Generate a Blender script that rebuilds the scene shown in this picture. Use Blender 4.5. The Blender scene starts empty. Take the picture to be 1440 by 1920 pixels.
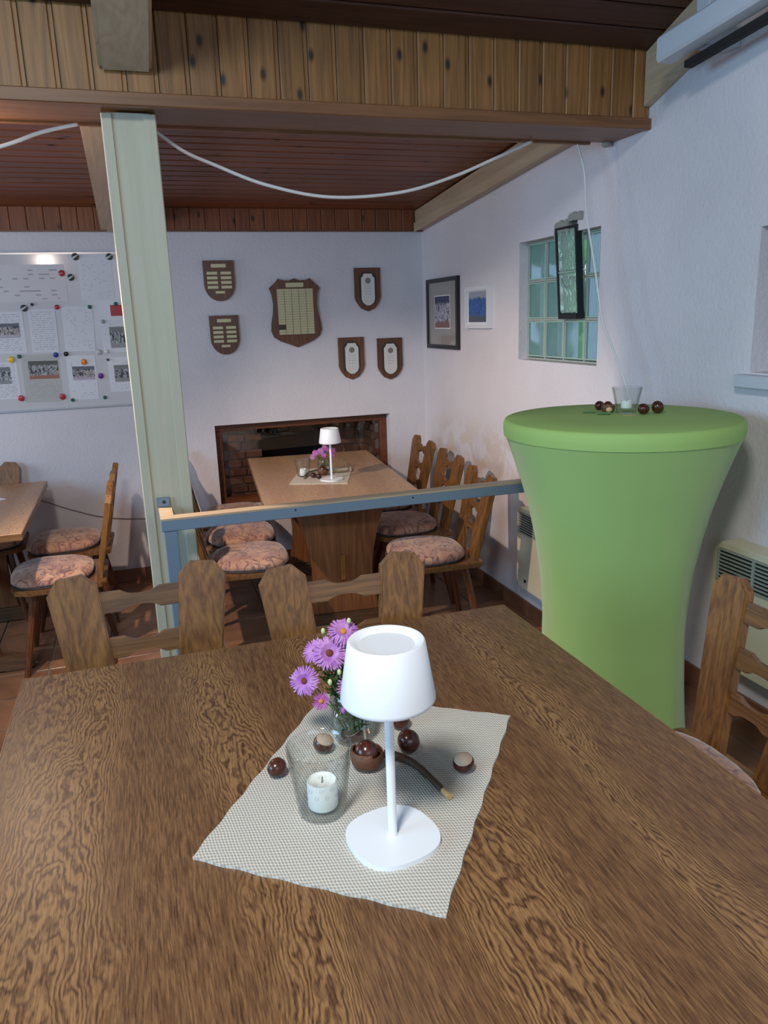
import bpy, bmesh, math, random
from mathutils import Vector, Matrix
R = math.radians
random.seed(7)
S = bpy.context.scene
COL = S.collection

# ---------------------------------------------------------------- camera
CAM_M = ((0.95057345, 0.10611274, -0.29180509),
         (-0.3087347, 0.22294511, -0.9246504),
         (-0.03306067, 0.96903847, 0.24468639))
EYE = Vector((0, 0, 1.66))
cd = bpy.data.cameras.new('camera'); cam = bpy.data.objects.new('camera', cd); COL.objects.link(cam)
cd.sensor_fit = 'VERTICAL'; cd.sensor_height = 36.0; cd.sensor_width = 27.0
cd.lens = 36.0 * 1443.37 / 1920.0
cd.clip_start = 0.02
cam.matrix_world = Matrix.Translation(EYE) @ Matrix(CAM_M).to_4x4()
S.camera = cam
# ---------------------------------------------------------------- world, lights, exposure
S.view_settings.view_transform = 'Standard'; S.view_settings.look = 'None'
S.view_settings.gamma = 1.0; S.view_settings.use_curve_mapping = False
S.view_settings.exposure = 0.0
wd = bpy.data.worlds.new('world'); S.world = wd; wd.use_nodes = True
wn = wd.node_tree.nodes; bg = wn['Background']
bg.inputs['Color'].default_value = (0.60, 0.78, 0.92, 1); bg.inputs['Strength'].default_value = 1.15

def area(name, loc, target, sx, sy, power, color, spread=math.pi):
    l = bpy.data.lights.new(name, 'AREA'); l.shape = 'RECTANGLE'; l.size = sx; l.size_y = sy
    l.energy = power; l.color = color; l.spread = spread
    o = bpy.data.objects.new(name, l); COL.objects.link(o); o.location = loc
    o.rotation_euler = (Vector(target) - Vector(loc)).to_track_quat('-Z', 'Y').to_euler(); return o
def bulb(name, loc, power, color, r):
    l = bpy.data.lights.new(name, 'POINT'); l.energy = power; l.color = color; l.shadow_soft_size = r
    o = bpy.data.objects.new(name, l); COL.objects.link(o); o.location = loc; return o
def spot(name, loc, target, power, color, r, size, blend):
    l = bpy.data.lights.new(name, 'SPOT'); l.energy = power; l.color = color; l.shadow_soft_size = r; l.spot_size = R(size); l.spot_blend = blend
    o = bpy.data.objects.new(name, l); COL.objects.link(o); o.location = loc
    o.rotation_euler = (Vector(target) - Vector(loc)).to_track_quat('-Z', 'Y').to_euler(); return o
area('ceiling_light', (-0.58, -0.25, 3.20), (0.35, 1.1, 0.9), 0.42, 0.42, 29, (1.0, 0.985, 0.96), R(125))
bulb('warm_lamp', (-0.60, 3.0, 2.22), 15, (1.0, 0.80, 0.66), 0.035)
spot('warm_spot', (-0.60, 3.02, 2.20), (1.10, 3.75, 0.0), 150, (1.0, 0.79, 0.63), 0.03, 92, 0.55)
area('window_light_left', (-3.1, 4.0, 1.7), (1.0, 4.0, 0.9), 1.4, 1.1, 32, (0.78, 0.87, 1.0))
area('window_light_side', (-3.1, 0.5, 1.9), (2.0, 1.8, 1.2), 1.8, 1.2, 94, (0.32, 0.66, 1.0))
area('window_light_rear', (0.6, -2.0, 2.1), (0.6, 3.0, 1.2), 2.2, 1.3, 24, (0.70, 0.84, 1.0))

# ---------------------------------------------------------------- materials
def srgb(r, g, b):
    f = lambda c: (c/255/12.92) if c/255 <= 0.04045 else ((c/255+0.055)/1.055)**2.4
    return (f(r), f(g), f(b), 1)
class N:
    def __init__(s, name):
        s.m = bpy.data.materials.new(name); s.m.use_nodes = True
        s.t = s.m.node_tree; s.b = s.t.nodes['Principled BSDF']
    def n(s, typ, ins=None, **kw):
        nd = s.t.nodes.new(typ)
        for k, v in kw.items(): setattr(nd, k, v)
        for k, v in (ins or {}).items():
            if isinstance(v, bpy.types.NodeSocket): s.t.links.new(v, nd.inputs[k])
            else: nd.inputs[k].default_value = v
        return nd
    def link(s, a, b): s.t.links.new(a, b)
    def set(s, **kw):
        for k, v in kw.items():
            k = k.replace('_', ' ')
            if isinstance(v, bpy.types.NodeSocket): s.link(v, s.b.inputs[k])
            else: s.b.inputs[k].default_value = v
    def math(s, op, a, b=0.0, c=None):
        ins = {0: a, 1: b}
        if c is not None: ins[2] = c
        return s.n('ShaderNodeMath', ins, operation=op).outputs[0]
    def mix(s, f, a, b):
        nd = s.n('ShaderNodeMix', None, data_type='RGBA')
        for k, v in ((0, f), (6, a), (7, b)):
            if isinstance(v, bpy.types.NodeSocket): s.link(v, nd.inputs[k])
            else: nd.inputs[k].default_value = v
        return nd.outputs[2]
    def coord(s, scale=(1, 1, 1), rand=True, which='Object'):
        tc = s.n('ShaderNodeTexCoord').outputs[which]
        mp = s.n('ShaderNodeMapping', {'Vector': tc, 'Scale': scale})
        if rand:
            oi = s.n('ShaderNodeObjectInfo').outputs['Random']
            s.rnd = oi
            o = s.n('ShaderNodeCombineXYZ', {0: s.math('MULTIPLY', oi, 37.0), 1: s.math('MULTIPLY', oi, 91.0), 2: s.math('MULTIPLY', oi, 53.0)})
            return s.n('ShaderNodeVectorMath', {0: mp.outputs[0], 1: o.outputs[0]}, operation='ADD').outputs[0]
        return mp.outputs[0]
    def noise(s, v, scale=1, detail=3, rough=0.5, dist=0.0):
        return s.n('ShaderNodeTexNoise', {'Vector': v, 'Scale': scale, 'Detail': detail, 'Roughness': rough, 'Distortion': dist}).outputs['Fac']
    def ramp(s, f, stops):
        nd = s.n('ShaderNodeValToRGB', {0: f}); cr = nd.color_ramp
        while len(cr.elements) < len(stops): cr.elements.new(0.5)
        for e, (p, c) in zip(cr.elements, stops): e.position = p; e.color = c if len(c) == 4 else (*c, 1)
        return nd.outputs[0]
    def bump(s, h, strength=0.3, dist=0.002):
        nd = s.n('ShaderNodeBump', {'Height': h, 'Strength': strength, 'Distance': dist}); s.link(nd.outputs[0], s.b.inputs['Normal'])
G = lambda v: (v, v, v, 1)

def plain(name, col, rough=0.5, metal=0.0, bump=None, spec=0.5, coat=0.0):
    k = N(name); k.set(Base_Color=col, Roughness=rough, Metallic=metal); k.b.inputs['Specular IOR Level'].default_value = spec
    if coat: k.b.inputs['Coat Weight'].default_value = coat; k.b.inputs['Coat Roughness'].default_value = 0.08
    if bump:
        v = k.coord(rand=False); k.bump(k.noise(v, bump[0], 4), bump[1], bump[2])
    return k.m

def wood(name, lo, hi, axis=2, rough=0.45, freq=1.0, knots=0.0, var=0.25, which='Object'):
    k = N(name); sc = [30*freq]*3; sc[axis] = 1.6*freq
    v = k.coord(tuple(sc), which=which)
    big = k.noise(v, 0.35, 3, 0.55, 0.6)
    rings = k.math('FRACT', k.math('MULTIPLY', big, 9.0))
    tri = k.math('ABSOLUTE', k.math('SUBTRACT', rings, 0.5))
    fib = k.noise(v, 4.0, 4, 0.6)
    sf = [190*freq]*3; sf[axis] = 5.0*freq
    fine = k.noise(k.coord(tuple(sf), which=which), 1.0, 4, 0.65)
    f = k.math('ADD', k.math('MULTIPLY', tri, 0.42), k.math('ADD', k.math('MULTIPLY', fib, 0.40), k.math('MULTIPLY', fine, 0.45)))
    c = k.ramp(f, [(0.34, lo), (0.76, hi)])
    hsv = k.n('ShaderNodeHueSaturation', {'Color': c, 'Value': k.math('ADD', 1.0-var/2, k.math('MULTIPLY', k.rnd, var))}).outputs[0]
    if knots:
        sk = [11.0]*3; sk[axis] = 5.5; sk[1 if axis == 2 else 2] = 0.0
        v2 = k.coord(tuple(sk), which=which)
        q_ = k.n('ShaderNodeSeparateXYZ', {0: v2}).outputs
        v3 = k.n('ShaderNodeCombineXYZ', {0: q_[0], 1: q_[2 if axis == 2 else 1], 2: 0.0}).outputs[0]
        vo = k.n('ShaderNodeTexVoronoi', {'Vector': v3, 'Scale': 1.0, 'Randomness': 1.0}, voronoi_dimensions='2D')
        kn = k.ramp(vo.outputs['Distance'], [(0.05, G(1)), (0.15, G(0))])
        rare = k.math('GREATER_THAN', k.n('ShaderNodeSeparateColor', {0: vo.outputs['Color']}).outputs[0], 1-knots)
        hsv = k.mix(k.math('MULTIPLY', kn, rare), hsv, (lo[0]*0.18, lo[1]*0.18, lo[2]*0.2, 1))
    k.set(Base_Color=hsv, Roughness=rough); k.bump(f, 0.15, 0.001); return k.m

M = {}
M['pine'] = wood('knotty_pine', srgb(112, 74, 36), srgb(158, 110, 60), 2, 0.45, 0.8, knots=0.38)
M['pine_back'] = wood('knotty_pine_reddish', srgb(104, 56, 30), srgb(146, 84, 48), 2, 0.45, 0.8, knots=0.4)
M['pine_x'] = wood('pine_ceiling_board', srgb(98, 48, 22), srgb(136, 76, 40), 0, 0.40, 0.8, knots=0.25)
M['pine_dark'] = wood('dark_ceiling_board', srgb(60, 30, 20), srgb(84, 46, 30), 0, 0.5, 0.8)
M['beam_edge'] = wood('beam_edge_board', srgb(98, 62, 36), srgb(130, 86, 50), 0, 0.42, 0.7)
M['chair_z'] = wood('dark_oak_upright', srgb(88, 56, 28), srgb(148, 102, 54), 2, 0.38, 1.0)
M['chair_x'] = wood('dark_oak_crosswise', srgb(84, 56, 32), srgb(136, 96, 56), 0, 0.38, 1.1)
M['chair_leg'] = wood('dark_oak_leg', srgb(70, 38, 22), srgb(112, 66, 38), 2, 0.35, 1.1)
M['trestle'] = wood('trestle_oak', srgb(100, 62, 36), srgb(146, 96, 58), 2, 0.42, 0.7)
M['trestle_dark'] = wood('trestle_foot_oak', srgb(66, 46, 32), srgb(104, 76, 52), 0, 0.42, 0.7)
M['cream'] = wood('cream_painted_wood', srgb(178, 172, 150), srgb(190, 184, 162), 2, 0.45, 0.4, var=0.02)
M['cream_y'] = wood('cream_painted_rafter', srgb(176, 152, 124), srgb(198, 176, 148), 1, 0.5, 0.5, var=0.03)
M['frame_wood'] = wood('red_brown_frame', srgb(84, 44, 24), srgb(120, 68, 38), 0, 0.4, 0.6)
M['plaque_wood'] = wood('plaque_walnut', srgb(78, 46, 28), srgb(118, 74, 44), 2, 0.35, 0.8)
M['blue_paint'] = plain('blue_grey_paint', srgb(112, 128, 144), 0.45, bump=(40, 0.1, 0.001))
M['cap_wood'] = wood('bare_rail_cap', srgb(168, 146, 120), srgb(190, 170, 142), 0, 0.45, 0.6, var=0.03)
M['metal'] = plain('brushed_metal', (0.55, 0.55, 0.56, 1), 0.35, 1.0)
M['dark_metal'] = plain('dark_metal', (0.05, 0.05, 0.055, 1), 0.4, 0.8)
M['black'] = plain('black_frame', (0.012, 0.011, 0.012, 1), 0.35)
M['soft_black'] = plain('black_slot', (0.006, 0.006, 0.006, 1), 0.8)
M['white_gloss'] = plain('white_lacquer', (0.78, 0.81, 0.84, 1), 0.35)
M['white_inner'] = plain('lamp_recess', (0.68, 0.71, 0.75, 1), 0.45)
M['offwhite'] = plain('white_moulding', (0.72, 0.74, 0.76, 1), 0.5)
M['casing'] = plain('grey_white_casing', (0.50, 0.54, 0.60, 1), 0.45)
M['heater'] = plain('cream_heater_enamel', srgb(206, 196, 168), 0.45)
M['heater_grey'] = plain('grille_enamel', srgb(150, 156, 144), 0.45)
M['brass'] = plain('engraved_brass', (0.56, 0.50, 0.30, 1), 0.38, 0.45)
M['silver'] = plain('silver_plate', (0.74, 0.74, 0.72, 1), 0.32, 0.55)
M['emblem'] = plain('engraved_emblem', (0.22, 0.21, 0.18, 1), 0.5, 0.3)
M['dark_plate'] = plain('tarnished_plate', (0.05, 0.045, 0.03, 1), 0.4, 0.3)
M['paper'] = plain('white_paper', (0.72, 0.72, 0.74, 1), 0.55)
M['white_mat'] = plain('white_mount', (0.8, 0.8, 0.8, 1), 0.6)
M['wax'] = plain('white_wax', (0.82, 0.82, 0.78, 1), 0.55); M['wax'].node_tree.nodes['Principled BSDF'].inputs['Subsurface Weight'].default_value = 0.2
M['wick'] = plain('wick', (0.05, 0.04, 0.03, 1), 0.9)
M['cable_white'] = plain('white_cable', (0.70, 0.69, 0.67, 1), 0.5)
M['cable_dark'] = plain('brown_cable', (0.20, 0.15, 0.13, 1), 0.6)
M['grout'] = plain('grey_grout', (0.16, 0.13, 0.11, 1), 0.9, bump=(60, 0.3, 0.001))
M['mortar'] = plain('grey_mortar', (0.36, 0.40, 0.36, 1), 0.9, bump=(90, 0.6, 0.003))
M['concrete'] = plain('rough_render', (0.30, 0.30, 0.27, 1), 0.9, bump=(70, 0.8, 0.006))
M['piping'] = plain('dark_piping', (0.02, 0.014, 0.014, 1), 0.7)
M['stem'] = plain('green_stem', (0.07, 0.17, 0.05, 1), 0.5)
M['bud'] = plain('pale_green_bud', (0.55, 0.62, 0.30, 1), 0.5)
M['leaf'] = plain('green_leaf', (0.05, 0.15, 0.035, 1), 0.45)
M['disc_brown'] = plain('brown_flower_centre', (0.16, 0.035, 0.02, 1), 0.8, bump=(400, 0.8, 0.002))
M['disc_yellow'] = plain('ochre_flower_centre', (0.62, 0.26, 0.04, 1), 0.8, bump=(400, 0.8, 0.002))
M['disc_green'] = M['disc_yellow']
M['twig'] = plain('dark_brown_twig', (0.07, 0.035, 0.018, 1), 0.6, bump=(120, 0.6, 0.002))
M['twig_cut'] = plain('pale_cut_wood', (0.55, 0.33, 0.12, 1), 0.7)
M['twig_grey'] = plain('grey_green_twig', (0.16, 0.13, 0.07, 1), 0.6, bump=(120, 0.6, 0.002))
M['husk'] = plain('brown_chestnut_husk', (0.13, 0.05, 0.022, 1), 0.55, bump=(160, 0.8, 0.003))
M['husk_in'] = plain('pale_husk_lining', (0.62, 0.42, 0.20, 1), 0.7)
M['grille_dark'] = plain('dark_grille_gap', (0.01, 0.012, 0.01, 1), 0.8)

def m_chestnut():
    k = N('glossy_chestnut'); v = k.coord()
    c = k.ramp(k.noise(v, 40, 3, 0.5, 1.0), [(0.3, (0.030, 0.008, 0.005, 1)), (0.75, (0.095, 0.027, 0.015, 1))])
    k.set(Base_Color=c, Roughness=0.22); return k.m
M['chestnut'] = m_chestnut()
M['hilum'] = plain('pale_chestnut_scar', (0.40, 0.29, 0.20, 1), 0.6)

def m_petal(name, c0, c1):
    k = N(name); v = k.coord()
    k.set(Base_Color=k.ramp(k.noise(v, 60, 2), [(0.3, c0), (0.7, c1)]), Roughness=0.6)
    k.b.inputs['Subsurface Weight'].default_value = 0.0; return k.m
M['petal'] = m_petal('lilac_petal', (0.36, 0.12, 0.43, 1), (0.56, 0.27, 0.60, 1))
M['petal_pink'] = m_petal('magenta_petal', (0.42, 0.08, 0.42, 1), (0.60, 0.17, 0.56, 1))

def m_plaster():
    k = N('white_plaster'); v = k.coord(rand=False)
    h = k.math('ADD', k.noise(v, 55, 5, 0.62), k.math('MULTIPLY', k.noise(v, 8, 3), 0.8))
    tone = k.ramp(k.noise(v, 1.6, 3), [(0.3, srgb(208, 203, 208)), (0.7, srgb(220, 216, 220))])
    # tan blotches on the side wall above the heater level (noise cut to a band)
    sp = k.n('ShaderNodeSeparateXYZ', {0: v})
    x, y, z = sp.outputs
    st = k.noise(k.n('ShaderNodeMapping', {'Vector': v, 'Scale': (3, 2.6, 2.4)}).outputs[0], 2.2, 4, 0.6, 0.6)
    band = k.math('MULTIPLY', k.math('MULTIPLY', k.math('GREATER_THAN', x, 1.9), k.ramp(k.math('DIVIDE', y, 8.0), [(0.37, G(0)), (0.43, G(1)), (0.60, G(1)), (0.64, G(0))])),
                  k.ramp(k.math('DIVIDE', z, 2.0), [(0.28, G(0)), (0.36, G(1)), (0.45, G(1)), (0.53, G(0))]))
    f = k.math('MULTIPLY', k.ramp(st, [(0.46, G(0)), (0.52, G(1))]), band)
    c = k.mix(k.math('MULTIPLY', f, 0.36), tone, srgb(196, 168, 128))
    k.set(Base_Color=c, Roughness=0.85); k.b.inputs['Specular IOR Level'].default_value = 0.2
    k.bump(h, 0.55, 0.006); return k.m
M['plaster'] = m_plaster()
M['reveal'] = plain('smooth_reveal_paint', srgb(205, 205, 206), 0.7, bump=(40, 0.3, 0.003))

def m_table(name, lo, mid, hi, rough=0.3, rep=5.5):
    k = N(name); tc = k.n('ShaderNodeTexCoord').outputs['Object']
    wob = k.n('ShaderNodeTexNoise', {'Vector': k.n('ShaderNodeMapping', {'Vector': tc, 'Scale': (6, 2.5, 1)}).outputs[0], 'Scale': 1.0, 'Detail': 2.0}).outputs['Color']
    tcw = k.n('ShaderNodeVectorMath', {0: tc, 1: k.n('ShaderNodeVectorMath', {0: wob, 1: (0.03, 0.10, 0.0)}, operation='MULTIPLY').outputs[0]}, operation='ADD').outputs[0]
    sp = k.n('ShaderNodeSeparateXYZ', {0: tcw}).outputs
    big = k.noise(k.n('ShaderNodeMapping', {'Vector': tc, 'Scale': (5, 1.6, 1)}).outputs[0], 1.0, 1.5)
    pn = k.math('ADD', k.math('DIVIDE', sp[0], 0.27), k.math('ADD', 0.62, k.math('MULTIPLY', big, 0.9)))
    dx = k.math('MULTIPLY', k.math('SUBTRACT', k.math('FRACT', pn), 0.5), 0.27)
    rad = k.math('SQRT', k.math('ADD', k.math('MULTIPLY', dx, dx), 0.00022))
    dis = k.noise(k.n('ShaderNodeMapping', {'Vector': tc, 'Scale': (34, 11, 1)}).outputs[0], 1.0, 3, 0.55)
    cell = k.n('ShaderNodeTexWhiteNoise', {'W': k.math('FLOOR', pn)}, noise_dimensions='1D').outputs['Value']
    vv = k.math('ADD', k.math('DIVIDE', rad, 0.0058), k.math('ADD', k.math('MULTIPLY', k.math('ADD', sp[1], cell), 11.0), k.math('MULTIPLY', dis, 6.0)))
    rings = k.math('PINGPONG', vv, 0.5)
    zone = k.ramp(k.math('DIVIDE', k.math('ABSOLUTE', dx), 0.135), [(0.28, G(1.0)), (0.62, G(0.12))])
    rings = k.ramp(rings, [(0.05, G(0.0)), (0.30, G(0.30)), (0.5, G(0.42))])
    fleck = k.ramp(k.noise(k.n('ShaderNodeMapping', {'Vector': tcw, 'Scale': (620, 30, 1)}).outputs[0], 1.0, 2, 0.5), [(0.38, G(1)), (0.47, G(0))])
    v2 = k.n('ShaderNodeMapping', {'Vector': tcw, 'Scale': (420, 26, 1)}).outputs[0]
    fib = k.noise(v2, 1.0, 4, 0.65)
    v4 = k.n('ShaderNodeMapping', {'Vector': tc, 'Scale': (130, 16, 1)}).outputs[0]
    blot = k.noise(v4, 1.0, 3, 0.6)
    f = k.math('ADD', k.math('MULTIPLY', k.math('MULTIPLY', k.math('SUBTRACT', rings, 0.10), 0.95), zone), k.math('ADD', k.math('MULTIPLY', fib, 0.95), k.math('MULTIPLY', blot, 0.25)))
    c = k.ramp(f, [(0.42, lo), (0.62, mid), (0.92, hi)])
    c = k.mix(k.math('MULTIPLY', fleck, 0.42), c, (lo[0]*0.7, lo[1]*0.7, lo[2]*0.7, 1))
    k.set(Base_Color=c, Roughness=k.math('ADD', rough, k.math('MULTIPLY', fib, 0.12))); k.bump(f, 0.10, 0.0008)
    return k.m
M['table_top'] = m_table('dark_oak_laminate', srgb(72, 48, 32), srgb(113, 80, 53), srgb(150, 113, 73), 0.30)
M['table_top_far'] = m_table('mid_oak_laminate', srgb(134, 98, 68), srgb(172, 132, 96), srgb(200, 162, 120), 0.30)
M['table_edge'] = wood('table_edge_band', srgb(110, 76, 46), srgb(150, 110, 72), 0, 0.3, 0.8)
M['table_edge_pale'] = plain('worn_pale_edge', srgb(176, 160, 140), 0.25)

def m_fabric():
    k = N('floral_upholstery'); tc = k.coord((1, 1, 0.35))
    w = k.n('ShaderNodeTexNoise', {'Vector': tc, 'Scale': 7.0, 'Detail': 2.0}).outputs['Color']
    vv = k.n('ShaderNodeVectorMath', {0: tc, 1: k.n('ShaderNodeVectorMath', {0: w, 1: (0.14, 0.14, 0.14)}, operation='MULTIPLY').outputs[0]}, operation='ADD').outputs[0]
    nz = k.noise(vv, 11.0, 2.5, 0.5, 1.2)
    line = k.ramp(k.math('ABSOLUTE', k.math('SUBTRACT', nz, 0.5)), [(0.012, G(1)), (0.035, G(0))])
    nz2 = k.noise(vv, 17.0, 2.0, 0.5, 2.0)
    leafy = k.ramp(nz2, [(0.57, G(0)), (0.62, G(1))])
    base = k.ramp(k.noise(tc, 9, 3), [(0.3, srgb(152, 108, 94)), (0.5, srgb(178, 134, 110)), (0.72, srgb(192, 156, 130))])
    c = k.mix(k.math('MULTIPLY', leafy, 0.62), base, srgb(112, 80, 92))
    c = k.mix(k.math('MULTIPLY', line, 0.75), c, srgb(84, 52, 58))
    k.set(Base_Color=c, Roughness=0.85); k.b.inputs['Sheen Weight'].default_value = 0.35
    k.bump(k.noise(tc, 500, 2), 0.3, 0.001); return k.m
M['fabric'] = m_fabric()

def m_green():
    k = N('lime_green_stretch_cloth'); v = k.coord(rand=False)
    k.set(Base_Color=k.ramp(k.noise(v, 3, 2), [(0.3, srgb(146, 178, 102)), (0.7, srgb(151, 184, 107))]), Roughness=0.75)
    k.b.inputs['Sheen Weight'].default_value = 0.4; k.b.inputs['Specular IOR Level'].default_value = 0.25
    k.bump(k.noise(v, 700, 2), 0.12, 0.0006); return k.m
M['green'] = m_green()
M['green_hem'] = plain('lime_green_hem', srgb(153, 186, 104), 0.75)

def m_weave(name, c0, c1, sc=210):
    k = N(name); tc = k.n('ShaderNodeTexCoord').outputs['Object']
    w = k.n('ShaderNodeVectorMath', {0: tc, 1: k.n('ShaderNodeVectorMath', {0: k.n('ShaderNodeTexNoise', {'Vector': tc, 'Scale': 30.0}).outputs['Color'], 1: (0.004, 0.004, 0)}, operation='MULTIPLY').outputs[0]}, operation='ADD').outputs[0]
    sp = k.n('ShaderNodeSeparateXYZ', {0: w})
    sx = k.math('SINE', k.math('MULTIPLY', sp.outputs[0], sc*3.1)); sy = k.math('SINE', k.math('MULTIPLY', k.math('ADD', sp.outputs[1], k.math('MULTIPLY', sp.outputs[0], 0.35)), sc*4.2))
    h = k.math('ADD', k.math('MULTIPLY', k.math('MULTIPLY', sx, sy), 0.5), 0.5)
    c = k.ramp(h, [(0.15, c0), (0.8, c1)])
    k.set(Base_Color=c, Roughness=0.9); k.bump(h, 0.8, 0.0014); return k.m
M['weave'] = m_weave('knitted_mat_cloth', srgb(164, 158, 147), srgb(206, 202, 190), 240)
M['weave_far'] = m_weave('knitted_mat_cloth_cream', srgb(176, 164, 148), srgb(214, 204, 188))

def m_glass(name, tint, rough=0.02, ior=1.45):
    # glass that lets lamp light pass through for its shadow like a thin tumbler does
    k = N(name); k.set(Base_Color=tint, Roughness=rough); k.b.inputs['Transmission Weight'].default_value = 1.0
    k.b.inputs['IOR'].default_value = ior; return k.m
def m_thin(name, drops=False, rim=0.60):
    # thin tumbler glass: light passes straight, edges grow denser, surface reflects by Fresnel
    k = N(name); t = k.t; out = [n for n in t.nodes if n.type == 'OUTPUT_MATERIAL'][0]; t.nodes.remove(k.b)
    lw = k.n('ShaderNodeLayerWeight', {'Blend': 0.5}).outputs['Facing']
    edge = k.math('POWER', lw, 3.0)
    nrm = None
    if drops:
        sp = k.n('ShaderNodeSeparateXYZ', {0: k.n('ShaderNodeTexCoord').outputs['Object']})
        row = k.math('DIVIDE', sp.outputs[2], 0.0125); fl = k.math('FLOOR', row)
        ang = k.math('ADD', k.math('MULTIPLY', k.math('ARCTAN2', sp.outputs[1], sp.outputs[0]), 16/(2*math.pi)), k.math('MULTIPLY', fl, 0.5))
        dx = k.math('SUBTRACT', k.math('FRACT', ang), 0.5); dz = k.math('MULTIPLY', k.math('SUBTRACT', k.math('FRACT', row), 0.5), 0.85)
        r2 = k.math('ADD', k.math('MULTIPLY', dx, dx), k.math('MULTIPLY', dz, dz))
        on = k.math('GREATER_THAN', sp.outputs[2], 0.036)
        h = k.math('MULTIPLY', k.ramp(r2, [(0.0, G(1)), (0.045, G(0))]), on)
        ring = k.math('MULTIPLY', k.ramp(r2, [(0.018, G(0)), (0.03, G(1)), (0.045, G(0))]), on)
        edge = k.math('MINIMUM', k.math('ADD', edge, k.math('MULTIPLY', ring, 0.40)), 1.0)
        nrm = k.n('ShaderNodeBump', {'Height': h, 'Strength': 0.7, 'Distance': 0.0015}).outputs[0]
    tr = k.n('ShaderNodeBsdfTransparent', {'Color': k.mix(edge, (0.975, 0.985, 0.98, 1), (rim*0.72, rim*0.78, rim*0.78, 1))})
    gi = {'Color': (1, 1, 1, 1), 'Roughness': 0.02}; fi = {'Blend': 0.5}
    if nrm: gi['Normal'] = nrm; fi['Normal'] = nrm
    gl = k.n('ShaderNodeBsdfAnisotropic', gi); fz = k.n('ShaderNodeLayerWeight', fi).outputs['Facing']; fr_ = k.math('ADD', 0.045, k.math('MULTIPLY', k.math('POWER', fz, 4.5), 0.6))
    mx = k.n('ShaderNodeMixShader', {0: fr_, 1: tr.outputs[0], 2: gl.outputs[0]})
    k.link(mx.outputs[0], out.inputs[0]); return k.m
M['glass'] = m_thin('clear_glass'); M['glass_drops'] = m_thin('glass_with_drop_relief', True)
M['pane'] = m_thin('window_pane', rim=0.9)
M['water'] = m_glass('vase_water', (0.85, 0.93, 0.85, 1), 0.0, 1.33)
def m_block(name, ribbed):
    k = N(name); tc = k.n('ShaderNodeTexCoord').outputs['Object']
    k.set(Base_Color=(0.84, 0.96, 0.93, 1), Roughness=0.05); k.b.inputs['Transmission Weight'].default_value = 0.86; k.b.inputs['IOR'].default_value = 1.45
    if ribbed:
        f = k.math('GREATER_THAN', k.n('ShaderNodeSeparateXYZ', {0: tc}).outputs[1], 0.062)
        k.set(Base_Color=k.mix(f, (0.72, 1.0, 0.80, 1), (0.48, 0.64, 0.72, 1)), Transmission_Weight=k.math('SUBTRACT', 0.97, k.math('MULTIPLY', f, 0.22)))  # reflected sky blue on the ribs and hedge green beside them, put into the tint
    if not ribbed:
        k.set(Base_Color=(0.66, 0.92, 0.80, 1), Transmission_Weight=0.72)
        v = k.n('ShaderNodeMapping', {'Vector': tc, 'Scale': (1, 10, 6)}).outputs[0]
        v2 = k.n('ShaderNodeVectorMath', {0: v, 1: k.n('ShaderNodeVectorMath', {0: k.n('ShaderNodeTexNoise', {'Vector': v, 'Scale': 1.4}).outputs['Color'], 1: (0, 1.6, 1.6)}, operation='MULTIPLY').outputs[0]}, operation='ADD').outputs[0]
        vo = k.n('ShaderNodeTexVoronoi', {'Vector': v2, 'Scale': 1.3}, feature='DISTANCE_TO_EDGE').outputs['Distance']
        k.bump(k.ramp(vo, [(0.0, G(0)), (0.16, G(1))]), 0.8, 0.006)
    return k.m
M['ribbed_glass'] = m_block('ribbed_block_glass', True)
M['wavy_glass'] = m_block('wavy_block_glass', False)
M['glass_rim'] = plain('pale_green_glass_rim', srgb(160, 190, 172), 0.2)
def m_hedge():
    k = N('hedge_leaves'); v = k.coord(rand=False)
    k.set(Base_Color=k.ramp(k.noise(v, 14, 4), [(0.35, (0.26, 0.56, 0.20, 1)), (0.65, (0.52, 0.88, 0.42, 1))]), Roughness=0.6); return k.m  # greens lifted to stand in for sunlight on the leaves
M['hedge'] = m_hedge()
def m_tile():
    k = N('terracotta_tile'); v = k.coord()
    c = k.ramp(k.noise(v, 5, 4, 0.6), [(0.3, srgb(112, 78, 58)), (0.7, srgb(150, 108, 80))])
    c = k.n('ShaderNodeHueSaturation', {'Color': c, 'Value': k.math('ADD', 0.78, k.math('MULTIPLY', k.rnd, 0.40))}).outputs[0]
    k.set(Base_Color=c, Roughness=0.33); k.bump(k.noise(v, 18, 3), 0.12, 0.003); return k.m
M['tile'] = m_tile()
def m_skirt():
    k = N('terracotta_skirting'); v = k.coord()
    c = k.ramp(k.noise(v, 6, 3), [(0.3, srgb(104, 66, 48)), (0.7, srgb(136, 90, 66))])
    c = k.n('ShaderNodeHueSaturation', {'Color': c, 'Value': k.math('ADD', 0.75, k.math('MULTIPLY', k.rnd, 0.4))}).outputs[0]
    k.set(Base_Color=c, Roughness=0.35); return k.m
M['skirt'] = m_skirt()
def m_brick():
    k = N('hearth_brick'); v = k.coord()
    c = k.ramp(k.noise(v, 9, 4), [(0.3, srgb(74, 44, 32)), (0.7, srgb(112, 70, 52))])
    c = k.n('ShaderNodeHueSaturation', {'Color': c, 'Value': k.math('ADD', 0.7, k.math('MULTIPLY', k.rnd, 0.5))}).outputs[0]
    k.set(Base_Color=c, Roughness=0.85); k.bump(k.noise(v, 60, 3), 0.4, 0.003); return k.m
M['brick'] = m_brick()
M['soot'] = plain('sooty_black', (0.008, 0.007, 0.007, 1), 0.9)

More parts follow.
